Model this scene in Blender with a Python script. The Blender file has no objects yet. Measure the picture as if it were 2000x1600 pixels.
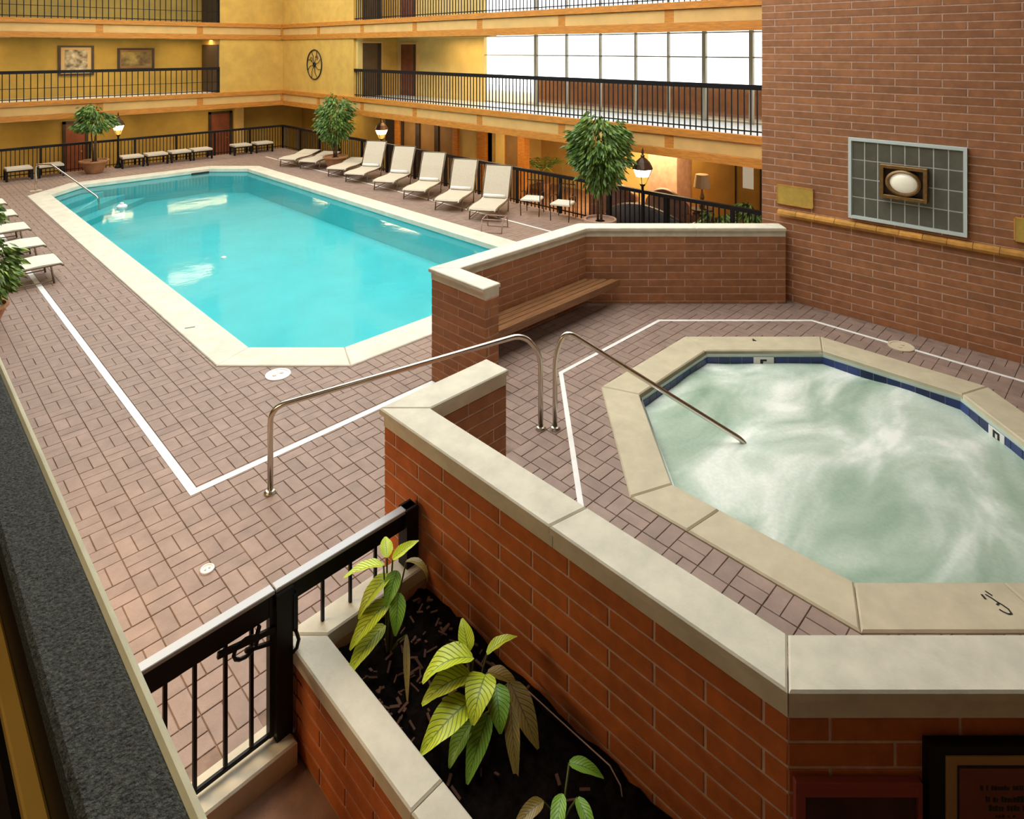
import bpy, bmesh, math, random
from mathutils import Vector, Matrix
from mathutils.geometry import tessellate_polygon

random.seed(7)
S2 = math.sqrt(2.0)
scene = bpy.context.scene
COL = scene.collection

# ------------------------------------------------------------------ camera
# plan axes: x runs across the pool, y along it; the photographer stands at the
# origin on the first-floor gallery and looks diagonally over the hall with a rising-front lens
F_PX, HORIZON, EYE = 1270.0, 95.0, 4.5
cam_d = bpy.data.cameras.new('camera')
cam = bpy.data.objects.new('camera', cam_d)
COL.objects.link(cam)
cam.location = (0, 0, EYE)
cam.rotation_euler = (math.pi / 2, 0, -math.pi / 4)
cam_d.sensor_width = 36.0
cam_d.lens = 36.0 * F_PX / 2000.0
cam_d.shift_y = -(800.0 - HORIZON) / 2000.0
cam_d.clip_start = 0.05
cam_d.clip_end = 200
scene.camera = cam

# ------------------------------------------------------------------ world, light, exposure
world = bpy.data.worlds.new('world')
scene.world = world
world.use_nodes = True
bg = world.node_tree.nodes['Background']
bg.inputs['Color'].default_value = (0.98, 0.995, 0.96, 1)
bg.inputs['Strength'].default_value = 4.2
vs = scene.view_settings
vs.view_transform = 'Standard'
vs.look = 'None'
vs.gamma = 1.0
vs.use_curve_mapping = False
vs.exposure = 0.14

# ------------------------------------------------------------------ helpers
def y_at(px, x):
    """y of the point of the upright plane at x that lies in image column px"""
    return S2 * (S2 * x / (1 + (px - 1000) / F_PX)) - x

def x_at(px, y):
    return S2 * (S2 * y / (1 - (px - 1000) / F_PX)) - y

def spot(px, py, z=0.0):
    d = F_PX * (EYE - z) / (py - HORIZON)
    X = d * (px - 1000) / F_PX
    return ((X + d) / S2, (d - X) / S2)

def project(x, y, z):
    d = (x + y) / S2
    if d <= 0.05:
        return None
    return (1000 + F_PX * (x - y) / S2 / d, HORIZON + F_PX * (EYE - z) / d, d)

def new_mesh(name, verts, faces, smooth=False):
    me = bpy.data.meshes.new(name)
    me.from_pydata([tuple(v) for v in verts], [], faces)
    me.update()
    if smooth:
        me.polygons.foreach_set('use_smooth', [True] * len(me.polygons))
    return me

def link(name, me, mat=None, parent=None, loc=(0, 0, 0), rz=0.0):
    o = bpy.data.objects.new(name, me)
    COL.objects.link(o)
    o.location = loc
    o.rotation_euler = (0, 0, rz)
    if mat is not None and me is not None and len(me.materials) == 0:
        me.materials.append(mat)
    if parent is not None:
        o.parent = parent
    return o

def tag(o, label=None, cat=None, group=None, kind=None):
    if label: o['label'] = label
    if cat: o['category'] = cat
    if group: o['group'] = group
    if kind: o['kind'] = kind
    return o

def empty(name, loc=(0, 0, 0), rz=0.0):
    o = bpy.data.objects.new(name, None)
    COL.objects.link(o)
    o.location = loc
    o.rotation_euler = (0, 0, rz)
    o.empty_display_size = 0.1
    return o

def copy_tree(o, parent=None):
    c = o.copy()
    COL.objects.link(c)
    c.parent = parent
    for ch in list(o.children):
        copy_tree(ch, c)
    return c

class MB:
    """collects shapes, then links them as one mesh object"""
    def __init__(self):
        self.v, self.f = [], []
    def add(self, vs_, fs_):
        n = len(self.v)
        self.v += [tuple(p) for p in vs_]
        self.f += [tuple(i + n for i in f) for f in fs_]
        return self
    def box(self, x0, x1, y0, y1, z0, z1, ch=0.0):
        if ch <= 0:
            self.add([(x0,y0,z0),(x1,y0,z0),(x1,y1,z0),(x0,y1,z0),(x0,y0,z1),(x1,y0,z1),(x1,y1,z1),(x0,y1,z1)],
                     [(0,3,2,1),(4,5,6,7),(0,1,5,4),(1,2,6,5),(2,3,7,6),(3,0,4,7)])
        else:
            self.prism([(x0,y0),(x1,y0),(x1,y1),(x0,y1)], z0, z1, ch)
        return self
    def prism(self, pts, z0, z1, ch=0.0):
        n = len(pts)
        a = sum(pts[i][0]*pts[(i+1)%n][1]-pts[(i+1)%n][0]*pts[i][1] for i in range(n))
        if a < 0: pts = pts[::-1]
        if ch <= 0:
            self.add([(x,y,z0) for x,y in pts]+[(x,y,z1) for x,y in pts],
                     [tuple(range(n))[::-1], tuple(range(n,2*n))]+[(i,(i+1)%n,n+(i+1)%n,n+i) for i in range(n)])
        else:
            ins = inset(pts, ch)
            self.add([(x,y,z0) for x,y in pts]+[(x,y,z1-ch) for x,y in pts]+[(x,y,z1) for x,y in ins],
                     [tuple(range(n))[::-1], tuple(range(2*n,3*n))]
                     +[(i,(i+1)%n,n+(i+1)%n,n+i) for i in range(n)]
                     +[(n+i,n+(i+1)%n,2*n+(i+1)%n,2*n+i) for i in range(n)])
        return self
    def tube(self, pts, r, seg=8, cap=True):
        pts = [Vector(p) for p in pts]
        rs = r if isinstance(r, (list, tuple)) else [r]*len(pts)
        rings = []
        t0 = (pts[1]-pts[0]).normalized()
        ref = Vector((0,0,1)) if abs(t0.z) < 0.9 else Vector((1,0,0))
        nrm = t0.cross(ref).normalized()
        vs_ = []
        for i, p in enumerate(pts):
            if i == 0: t = t0
            elif i == len(pts)-1: t = (pts[i]-pts[i-1]).normalized()
            else: t = ((pts[i]-pts[i-1]).normalized()+(pts[i+1]-pts[i]).normalized()).normalized()
            nrm = (nrm - t*nrm.dot(t)).normalized()
            b = t.cross(nrm)
            for k in range(seg):
                a = 2*math.pi*k/seg
                vs_.append(p + (nrm*math.cos(a)+b*math.sin(a))*rs[i])
        fs_ = []
        for i in range(len(pts)-1):
            for k in range(seg):
                k2 = (k+1)%seg
                fs_.append((i*seg+k, i*seg+k2, (i+1)*seg+k2, (i+1)*seg+k))
        if cap:
            fs_.append(tuple(range(seg))[::-1])
            fs_.append(tuple(range((len(pts)-1)*seg, len(pts)*seg)))
        return self.add(vs_, fs_)
    def bar(self, p, q, w, h):
        """square bar from p to q, w wide across, h tall"""
        p, q = Vector(p), Vector(q)
        t = (q-p).normalized()
        up = Vector((0,0,1)) if abs(t.z) < 0.95 else Vector((0,1,0))
        s = t.cross(up).normalized()
        up = s.cross(t).normalized()
        vs_ = []
        for c in (p, q):
            for a, b in ((-1,-1),(1,-1),(1,1),(-1,1)):
                vs_.append(c + s*(a*w/2)+up*(b*h/2))
        return self.add(vs_, [(0,3,2,1),(4,5,6,7),(0,1,5,4),(1,2,6,5),(2,3,7,6),(3,0,4,7)])
    def lathe(self, prof, seg=16, c=(0,0)):
        n = len(prof)
        vs_ = []
        for r, z in prof:
            for k in range(seg):
                a = 2*math.pi*k/seg
                vs_.append((c[0]+r*math.cos(a), c[1]+r*math.sin(a), z))
        fs_ = []
        for i in range(n-1):
            for k in range(seg):
                k2 = (k+1)%seg
                fs_.append((i*seg+k, i*seg+k2, (i+1)*seg+k2, (i+1)*seg+k))
        fs_.append(tuple(range(seg))[::-1])
        fs_.append(tuple(range((n-1)*seg, n*seg)))
        return self.add(vs_, fs_)
    def build(self, name, mat, parent=None, loc=(0,0,0), rz=0.0, smooth=False):
        return link(name, new_mesh(name, self.v, self.f, smooth), mat, parent, loc, rz)

def inset(pts, d):
    """inset of a counter-clockwise convex outline"""
    n = len(pts); out = []
    for i in range(n):
        p0, p1, p2 = Vector(pts[i-1]), Vector(pts[i]), Vector(pts[(i+1)%n])
        e1, e2 = (p1-p0).normalized(), (p2-p1).normalized()
        n1, n2 = Vector((-e1.y, e1.x)), Vector((-e2.y, e2.x))
        m = (n1+n2)
        k = d / max(0.2, (1+n1.dot(n2)))
        out.append((p1.x+m.x*k, p1.y+m.y*k))
    return out

def offset_path(path, d):
    """mitred offset of an open path, d to the left"""
    out = []
    for i in range(len(path)):
        p1 = Vector(path[i])
        es = []
        if i > 0: es.append((p1-Vector(path[i-1])).normalized())
        if i < len(path)-1: es.append((Vector(path[i+1])-p1).normalized())
        ns = [Vector((-e.y, e.x)) for e in es]
        if len(ns) == 1: q = p1+ns[0]*d
        else: q = p1+(ns[0]+ns[1])*(d/(1+ns[0].dot(ns[1])))
        out.append((q.x, q.y))
    return out

def octagon(cx, cy, a):
    R = a/math.cos(math.pi/8)
    return [(cx+R*math.cos(math.pi/8+k*math.pi/4), cy+R*math.sin(math.pi/8+k*math.pi/4)) for k in range(8)]

def flat_with_hole(name, outer, hole, z, mat, parent=None, drop=0.1):
    polys = [[Vector((x,y,0)) for x,y in outer]]
    if hole: polys.append([Vector((x,y,0)) for x,y in hole])
    tris = tessellate_polygon(polys)
    vs_ = [(p.x,p.y,z) for pl in polys for p in pl]
    fs_ = []
    for t in tris:
        a, b, c = (Vector(vs_[i]) for i in t)
        fs_.append(tuple(t) if (b-a).cross(c-a).z > 0 else tuple(t)[::-1])
    n = len(outer); base = len(vs_)
    vs_ += [(x,y,z-drop) for x,y in outer]
    fs_ += [(i,base+i,base+(i+1)%n,(i+1)%n) for i in range(n)]
    return link(name, new_mesh(name, vs_, fs_), mat, parent)

def inside(pt, poly):
    x, y = pt; r = False; n = len(poly)
    for i in range(n):
        x1,y1 = poly[i]; x2,y2 = poly[(i+1)%n]
        if (y1 > y) != (y2 > y) and x < (x2-x1)*(y-y1)/(y2-y1)+x1: r = not r
    return r

# ------------------------------------------------------------------ materials
def mat(name, col, rough=0.7, metal=0.0, var=0.0, scale=6.0, bump=0.0, bscale=40.0, rand=0.0, col2=None, emit=0.0, stretch=None, spec=None):
    m = bpy.data.materials.new(name)
    m.use_nodes = True
    nt = m.node_tree; N = nt.nodes; L = nt.links
    p = N['Principled BSDF']
    p.inputs['Base Color'].default_value = (*col, 1)
    p.inputs['Roughness'].default_value = rough
    p.inputs['Metallic'].default_value = metal
    if spec is not None: p.inputs['Specular IOR Level'].default_value = spec
    if emit:
        p.inputs['Emission Color'].default_value = (*col, 1)
        p.inputs['Emission Strength'].default_value = emit
    tc = N.new('ShaderNodeTexCoord')
    geo = N.new('ShaderNodeNewGeometry')
    src = geo.outputs['Position']
    if stretch:
        mp = N.new('ShaderNodeMapping'); mp.inputs['Scale'].default_value = stretch
        L.new(geo.outputs['Position'], mp.inputs['Vector']); src = mp.outputs['Vector']
    colour = None
    if var or col2:
        nz = N.new('ShaderNodeTexNoise'); nz.inputs['Scale'].default_value = scale
        nz.inputs['Detail'].default_value = 5; nz.inputs['Roughness'].default_value = 0.6
        L.new(src, nz.inputs['Vector'])
        rp = N.new('ShaderNodeValToRGB')
        c2 = col2 if col2 else tuple(max(0, c*(1-var)) for c in col)
        c1 = col if col2 else tuple(min(1, c*(1+var)) for c in col)
        rp.color_ramp.elements[0].position = 0.35; rp.color_ramp.elements[0].color = (*c2, 1)
        rp.color_ramp.elements[1].position = 0.68; rp.color_ramp.elements[1].color = (*c1, 1)
        L.new(nz.outputs['Fac'], rp.inputs['Fac'])
        colour = rp.outputs['Color']
    if rand:
        oi = N.new('ShaderNodeObjectInfo')
        hs = N.new('ShaderNodeHueSaturation')
        mr = N.new('ShaderNodeMapRange')
        mr.inputs['To Min'].default_value = 1-rand; mr.inputs['To Max'].default_value = 1+rand
        L.new(oi.outputs['Random'], mr.inputs['Value'])
        L.new(mr.outputs['Result'], hs.inputs['Value'])
        if colour is not None: L.new(colour, hs.inputs['Color'])
        else: hs.inputs['Color'].default_value = (*col, 1)
        colour = hs.outputs['Color']
    if colour is not None: L.new(colour, p.inputs['Base Color'])
    if bump:
        nb = N.new('ShaderNodeTexNoise'); nb.inputs['Scale'].default_value = bscale; nb.inputs['Detail'].default_value = 4
        L.new(src, nb.inputs['Vector'])
        bp = N.new('ShaderNodeBump'); bp.inputs['Strength'].default_value = bump; bp.inputs['Distance'].default_value = 0.01
        L.new(nb.outputs['Fac'], bp.inputs['Height'])
        L.new(bp.outputs['Normal'], p.inputs['Normal'])
    return m

M = {}
M['paver'] = mat('paver_clay', (0.292, 0.200, 0.158), 0.55, var=0.14, scale=5, bump=0.25, bscale=60, rand=0.09)
M['paver_joint'] = mat('paver_joint', (0.24, 0.165, 0.13), 0.9, var=0.35, scale=5, bump=0.4)
M['brick_red'] = mat('brick_red', (0.50, 0.132, 0.024), 0.75, var=0.16, scale=7, bump=0.3, bscale=80, rand=0.12)
M['brick_brown'] = mat('brick_brown', (0.35, 0.142, 0.056), 0.75, var=0.16, scale=7, bump=0.3, bscale=80, rand=0.12)
M['mortar'] = mat('mortar', (0.62, 0.43, 0.34), 0.9, var=0.15, scale=14, bump=0.4)
M['stone'] = mat('cast_stone', (0.68, 0.63, 0.50), 0.7, var=0.10, scale=5, bump=0.15, bscale=90)
M['spa_stone'] = mat('spa_stone', (0.54, 0.47, 0.32), 0.6, var=0.10, scale=4, bump=0.1, bscale=90)
M['pool_stone'] = mat('pool_stone', (0.66, 0.62, 0.50), 0.6, var=0.10, scale=3, bump=0.1, bscale=90)
M['paint_white'] = mat('line_paint', (0.82, 0.80, 0.76), 0.6, var=0.06, scale=8)
M['plaster_pool'] = mat('pool_plaster', (0.095, 0.54, 0.56), 0.6, var=0.05, scale=1.2)
M['spa_plaster'] = mat('spa_plaster', (0.55, 0.66, 0.58), 0.6)
M['tile_blue'] = mat('tile_blue', (0.012, 0.030, 0.14), 0.15, rand=0.5)
M['tile_grout'] = mat('tile_grout', (0.30, 0.32, 0.34), 0.8)
M['tile_grey'] = mat('tile_grey', (0.125, 0.125, 0.095), 0.3, var=0.12, scale=5, rand=0.08)
M['grout_pale'] = mat('grout_pale', (0.62, 0.64, 0.60), 0.8)
M['frame_pale'] = mat('frame_pale', (0.62, 0.70, 0.68), 0.5)
M['chrome'] = mat('brushed_steel', (0.62, 0.58, 0.50), 0.22, 1.0)
M['black'] = mat('black_iron', (0.006, 0.005, 0.006), 0.5, spec=0.25)
M['cap_lit'] = mat('lit_rail_cap', (0.48, 0.50, 0.52), 0.35, spec=0.8)  # light on the black rails' top faces, put into the colour
M['granite'] = mat('rail_granules', (0.052, 0.058, 0.050), 0.75, var=0.9, scale=160, bump=1.0, bscale=230)
M['edge_highlight'] = mat('rail_edge_highlight', (0.66, 0.62, 0.42), 0.5, var=0.1)  # cream tone paints the highlight along the rail's bevelled edge
M['ochre'] = mat('ochre_paint', (0.62, 0.365, 0.07), 0.75, var=0.10, scale=2)
M['ochre_pale'] = mat('ochre_pale', (0.68, 0.48, 0.16), 0.75, var=0.08, scale=2)
M['ochre_olive'] = mat('olive_paint', (0.40, 0.265, 0.05), 0.75, var=0.12, scale=1.5)
M['fascia_cream'] = mat('fascia_cream', (0.64, 0.38, 0.125), 0.7, var=0.08, scale=2)
M['fascia_orange'] = mat('fascia_timber', (0.52, 0.195, 0.022), 0.6, var=0.22, scale=4, stretch=(1, 1, 8))
M['dark_wood'] = mat('dark_wood', (0.035, 0.020, 0.014), 0.5, var=0.3)
M['red_wood'] = mat('red_wood', (0.20, 0.055, 0.022), 0.5, var=0.2, scale=3)
M['brown_panel'] = mat('brown_panel', (0.24, 0.13, 0.045), 0.6, var=0.12, scale=2)
M['door_dark'] = mat('door_dark', (0.10, 0.055, 0.02), 0.5, var=0.2, scale=3)
M['bench_wood'] = mat('bench_wood', (0.25, 0.115, 0.045), 0.4, var=0.3, scale=8, stretch=(0.6, 8, 8))
M['floor_tile'] = mat('gallery_floor', (0.62, 0.64, 0.64), 0.3, var=0.06, scale=2)
M['floor_low'] = mat('entry_floor', (0.26, 0.135, 0.08), 0.6, var=0.2, scale=4, bump=0.2)
M['ceiling'] = mat('ceiling_plaster', (0.62, 0.52, 0.34), 0.85)
M['sling'] = mat('sling_fabric', (0.58, 0.50, 0.38), 0.85, var=0.06, scale=30, bump=0.2, bscale=300)
M['sling_white'] = mat('sling_white', (0.70, 0.67, 0.56), 0.85, var=0.05, scale=30)
M['pad_white'] = mat('pad_white', (0.80, 0.78, 0.72), 0.8)
M['frame_brown'] = mat('frame_brown', (0.16, 0.115, 0.07), 0.5, 0.2)
M['leaf_tree'] = mat('leaf_ficus', (0.24, 0.37, 0.06), 0.42, col2=(0.03, 0.085, 0.018), scale=7)
M['leaf_shrub'] = mat('leaf_shrub', (0.30, 0.42, 0.08), 0.45, col2=(0.03, 0.09, 0.02), scale=9)
M['leaf_palm'] = mat('leaf_palm', (0.16, 0.30, 0.06), 0.5, col2=(0.08, 0.17, 0.03), scale=8)
M['bark'] = mat('bark', (0.10, 0.065, 0.035), 0.9, var=0.3, scale=20, bump=0.5)
M['terracotta'] = mat('terracotta', (0.36, 0.17, 0.07), 0.7, var=0.15, scale=6)
M['clay_pink'] = mat('clay_pink', (0.40, 0.25, 0.19), 0.6, var=0.15, scale=6)
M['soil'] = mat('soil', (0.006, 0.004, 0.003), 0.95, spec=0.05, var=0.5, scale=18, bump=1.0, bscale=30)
M['mulch'] = mat('mulch', (0.075, 0.030, 0.014), 0.9, rand=0.5)
M['brass'] = mat('brass_plate', (0.62, 0.42, 0.09), 0.45, 0.35, var=0.1, scale=12)
M['brass_text'] = mat('brass_text', (0.42, 0.27, 0.05), 0.5, 0.3)
M['ledge'] = mat('ledge_clay', (0.60, 0.29, 0.06), 0.45, var=0.22, scale=7, rand=0.15)
M['bronze'] = mat('bronze', (0.25, 0.14, 0.045), 0.4, 0.5, var=0.2, scale=14)
M['lens'] = mat('lamp_lens', (0.82, 0.76, 0.60), 0.3, emit=0.25)
M['lamp_glow'] = mat('lamp_glow', (1.0, 0.82, 0.52), 0.4, emit=7.0)
M['lamp_amber'] = mat('lamp_amber', (0.85, 0.50, 0.10), 0.4, emit=0.8)
M['lamp_copper'] = mat('lamp_copper', (0.075, 0.04, 0.022), 0.4, 0.4)
M['lid'] = mat('lid_plastic', (0.80, 0.78, 0.74), 0.5, var=0.05)
M['lid_tan'] = mat('lid_tan', (0.62, 0.52, 0.36), 0.5, var=0.05)
M['ink'] = mat('marking_ink', (0.012, 0.012, 0.010), 0.6)
M['ink_grey'] = mat('marking_grey', (0.15, 0.16, 0.15), 0.6)
M['sofa'] = mat('sofa_leather', (0.17, 0.075, 0.045), 0.5, var=0.25, scale=4)
M['sofa_dark'] = mat('sofa_dark', (0.028, 0.016, 0.014), 0.5, var=0.3, scale=4)
M['picture_mat'] = mat('picture_mat', (0.48, 0.34, 0.16), 0.7)
M['picture_art'] = mat('picture_art', (0.62, 0.55, 0.42), 0.7, col2=(0.05, 0.035, 0.02), scale=3.5)
M['picture_art2'] = mat('picture_art_dark', (0.42, 0.32, 0.10), 0.7, col2=(0.10, 0.065, 0.03), scale=2.5)
M['plaque_field'] = mat('plaque_field', (0.20, 0.055, 0.030), 0.5, var=0.12, scale=5)
M['plaque_mat'] = mat('plaque_mat', (0.42, 0.25, 0.10), 0.6)
M['sign_red'] = mat('sign_red', (0.30, 0.06, 0.045), 0.5)
M['sign_field'] = mat('sign_field', (0.07, 0.025, 0.02), 0.5, var=0.3)
M['mullion'] = mat('mullion', (0.30, 0.27, 0.20), 0.6)
M['shade'] = mat('lamp_shade', (0.60, 0.42, 0.25), 0.8)
M['parapet'] = mat('outside_brick', (0.42, 0.17, 0.07), 0.8, col2=(0.30, 0.12, 0.05), scale=2)
M['rafter'] = mat('rafter', (0.45, 0.36, 0.2), 0.7)

def window_glass():
    m = bpy.data.materials.new('window_glass'); m.use_nodes = True
    nt = m.node_tree; N = nt.nodes; L = nt.links
    N.remove(N['Principled BSDF'])
    tr = N.new('ShaderNodeBsdfTransparent'); tr.inputs['Color'].default_value = (0.96, 0.98, 0.98, 1)
    gl = N.new('ShaderNodeBsdfGlossy'); gl.inputs['Roughness'].default_value = 0.03
    mx = N.new('ShaderNodeMixShader'); mx.inputs[0].default_value = 0.05
    L.new(tr.outputs[0], mx.inputs[1]); L.new(gl.outputs[0], mx.inputs[2])
    L.new(mx.outputs[0], N['Material Output'].inputs['Surface'])
    return m
M['glass'] = window_glass()

def pool_water():
    m = bpy.data.materials.new('pool_water'); m.use_nodes = True
    nt = m.node_tree; N = nt.nodes; L = nt.links
    N.remove(N['Principled BSDF'])
    tr = N.new('ShaderNodeBsdfTransparent'); tr.inputs['Color'].default_value = (0.80, 0.97, 0.98, 1)
    gl = N.new('ShaderNodeBsdfGlossy'); gl.inputs['Roughness'].default_value = 0.08
    fr = N.new('ShaderNodeFresnel'); fr.inputs['IOR'].default_value = 1.33
    geo = N.new('ShaderNodeNewGeometry')
    nz = N.new('ShaderNodeTexNoise'); nz.inputs['Scale'].default_value = 2.2; nz.inputs['Detail'].default_value = 3
    bp = N.new('ShaderNodeBump'); bp.inputs['Strength'].default_value = 0.12; bp.inputs['Distance'].default_value = 0.04
    L.new(geo.outputs['Position'], nz.inputs['Vector']); L.new(nz.outputs['Fac'], bp.inputs['Height'])
    L.new(bp.outputs['Normal'], gl.inputs['Normal']); L.new(bp.outputs['Normal'], fr.inputs['Normal'])
    mx = N.new('ShaderNodeMixShader')
    L.new(fr.outputs[0], mx.inputs[0]); L.new(tr.outputs[0], mx.inputs[1]); L.new(gl.outputs[0], mx.inputs[2])
    L.new(mx.outputs[0], N['Material Output'].inputs['Surface'])
    return m
M['pool_water'] = pool_water()

def spa_water():
    m = bpy.data.materials.new('spa_water'); m.use_nodes = True
    nt = m.node_tree; N = nt.nodes; L = nt.links
    p = N['Principled BSDF']; p.inputs['Roughness'].default_value = 0.22
    geo = N.new('ShaderNodeNewGeometry')
    mp = N.new('ShaderNodeMapping'); mp.inputs['Scale'].default_value = (0.5, 0.95, 1); mp.inputs['Rotation'].default_value = (0, 0, 0.5)
    L.new(geo.outputs['Position'], mp.inputs['Vector'])
    n1 = N.new('ShaderNodeTexNoise'); n1.inputs['Scale'].default_value = 1.25; n1.inputs['Detail'].default_value = 3
    n1.inputs['Roughness'].default_value = 0.5; n1.inputs['Distortion'].default_value = 0.9
    L.new(mp.outputs['Vector'], n1.inputs['Vector'])
    n2 = N.new('ShaderNodeTexNoise'); n2.inputs['Scale'].default_value = 26; n2.inputs['Detail'].default_value = 6
    L.new(geo.outputs['Position'], n2.inputs['Vector'])
    ad = N.new('ShaderNodeMath'); ad.operation = 'MULTIPLY_ADD'; ad.inputs[1].default_value = 0.10
    L.new(n2.outputs['Fac'], ad.inputs[0]); L.new(n1.outputs['Fac'], ad.inputs[2])
    rp = N.new('ShaderNodeValToRGB'); e = rp.color_ramp.elements
    e[0].position = 0.36; e[0].color = (0.27, 0.39, 0.29, 1)
    e[1].position = 0.70; e[1].color = (0.90, 0.93, 0.86, 1)
    k = e.new(0.50); k.color = (0.44, 0.55, 0.45, 1)
    k = e.new(0.60); k.color = (0.62, 0.71, 0.62, 1)
    L.new(ad.outputs[0], rp.inputs['Fac']); L.new(rp.outputs['Color'], p.inputs['Base Color'])
    bp = N.new('ShaderNodeBump'); bp.inputs['Strength'].default_value = 0.35; bp.inputs['Distance'].default_value = 0.05
    L.new(ad.outputs[0], bp.inputs['Height']); L.new(bp.outputs['Normal'], p.inputs['Normal'])
    return m
M['spa_water'] = spa_water()

def veined_leaf(name, base, vein, dry=False):
    m = bpy.data.materials.new(name); m.use_nodes = True
    nt = m.node_tree; N = nt.nodes; L = nt.links
    p = N['Principled BSDF']; p.inputs['Roughness'].default_value = 0.38
    uv = N.new('ShaderNodeUVMap'); sp = N.new('ShaderNodeSeparateXYZ'); L.new(uv.outputs['UV'], sp.inputs[0])
    s = N.new('ShaderNodeMath'); s.operation = 'SUBTRACT'; s.inputs[1].default_value = 0.5; L.new(sp.outputs['X'], s.inputs[0])
    a = N.new('ShaderNodeMath'); a.operation = 'ABSOLUTE'; L.new(s.outputs[0], a.inputs[0])
    k = N.new('ShaderNodeMath'); k.operation = 'MULTIPLY_ADD'; k.inputs[1].default_value = -0.55; L.new(a.outputs[0], k.inputs[0]); L.new(sp.outputs['Y'], k.inputs[2])
    f = N.new('ShaderNodeMath'); f.operation = 'MULTIPLY'; f.inputs[1].default_value = 62; L.new(k.outputs[0], f.inputs[0])
    si = N.new('ShaderNodeMath'); si.operation = 'SINE'; L.new(f.outputs[0], si.inputs[0])
    rp = N.new('ShaderNodeValToRGB'); e = rp.color_ramp.elements
    e[0].position = 0.62; e[0].color = (0, 0, 0, 1); e[1].position = 0.98; e[1].color = (1, 1, 1, 1)
    L.new(si.outputs[0], rp.inputs['Fac'])
    mid = N.new('ShaderNodeMath'); mid.operation = 'LESS_THAN'; mid.inputs[1].default_value = 0.025; L.new(a.outputs[0], mid.inputs[0])
    mxm = N.new('ShaderNodeMath'); mxm.operation = 'MAXIMUM'; L.new(rp.outputs['Color'], mxm.inputs[0]); L.new(mid.outputs[0], mxm.inputs[1])
    geo = N.new('ShaderNodeNewGeometry'); nz = N.new('ShaderNodeTexNoise'); nz.inputs['Scale'].default_value = 9
    L.new(geo.outputs['Position'], nz.inputs['Vector'])
    c1 = N.new('ShaderNodeMixRGB'); c1.inputs[1].default_value = (*base, 1); c1.inputs[2].default_value = (base[0]*0.62, base[1]*0.72, base[2]*0.6, 1)
    L.new(nz.outputs['Fac'], c1.inputs[0])
    c2 = N.new('ShaderNodeMixRGB'); c2.inputs[2].default_value = (*vein, 1)
    L.new(c1.outputs[0], c2.inputs[1])
    sc_ = N.new('ShaderNodeMath'); sc_.operation = 'MULTIPLY'; sc_.inputs[1].default_value = 0.75; L.new(mxm.outputs[0], sc_.inputs[0]); L.new(sc_.outputs[0], c2.inputs[0])
    L.new(c2.outputs[0], p.inputs['Base Color'])
    bp = N.new('ShaderNodeBump'); bp.inputs['Strength'].default_value = 0.4; bp.inputs['Distance'].default_value = 0.004; bp.invert = True
    L.new(mxm.outputs[0], bp.inputs['Height']); L.new(bp.outputs['Normal'], p.inputs['Normal'])
    return m
M['leaf_lime'] = veined_leaf('leaf_lime', (0.78, 0.86, 0.04), (0.05, 0.14, 0.012))
M['leaf_green'] = veined_leaf('leaf_green', (0.34, 0.62, 0.06), (0.03, 0.10, 0.012))
M['leaf_dry'] = veined_leaf('leaf_dry', (0.40, 0.27, 0.06), (0.06, 0.03, 0.008))
M['stem'] = mat('stem', (0.12, 0.14, 0.03), 0.6, var=0.3)
# ================================================================== large structure
STR = dict(kind='structure')
# ---- pool geometry
def cut_rect(x0, x1, y0, y1, c):
    return [(x0+c,y0),(x1-c,y0),(x1,y0+c),(x1,y1-c),(x1-c,y1),(x0+c,y1),(x0,y1-c),(x0,y0+c)]
POOL_OUT = cut_rect(3.55, 10.75, 8.12, 25.75, 1.34)
POOL_IN = inset(POOL_OUT, 0.56)
SPA_C = (7.55, 2.55)
SPA_OUT = octagon(*SPA_C, 2.42)
SPA_IN = octagon(*SPA_C, 1.98)
SPA_Z = 0.25
TOPZ = 1.52                       # top of the spa walls' coping
WA = [(5.48, 5.95), (5.48, 7.02), (8.63, 7.02), (11.05, 4.60)]     # pool-side face of the wall with the bench
WB = [(4.25, 4.56), (3.07, 4.56), (3.07, 1.24), (5.40, -1.09)]     # outer face of the wall above the planter
SPA_DECK = [(5.50, 5.98), (4.25, 4.5), (3.15, 4.5), (3.15, 1.25), (5.45, -1.05), (11.05, -1.05), (11.05, 4.6), (8.6, 6.95), (5.5, 6.95)]

deck = flat_with_hole('floor', [(-3.0, 4.05), (13.5, 4.05), (13.5, 28.2), (-3.0, 28.2)], inset(POOL_OUT, 0.30), -0.010, M['paver_joint'], drop=0.3)
tag(deck, 'reddish brown brick-paved floor around the swimming pool', **STR)
spa_deck = flat_with_hole('spa_floor', SPA_DECK, inset(SPA_OUT, 0.2), SPA_Z-0.010, M['paver_joint'], drop=0.3)
tag(spa_deck, 'raised brick-paved floor around the hot tub', **STR)

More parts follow.
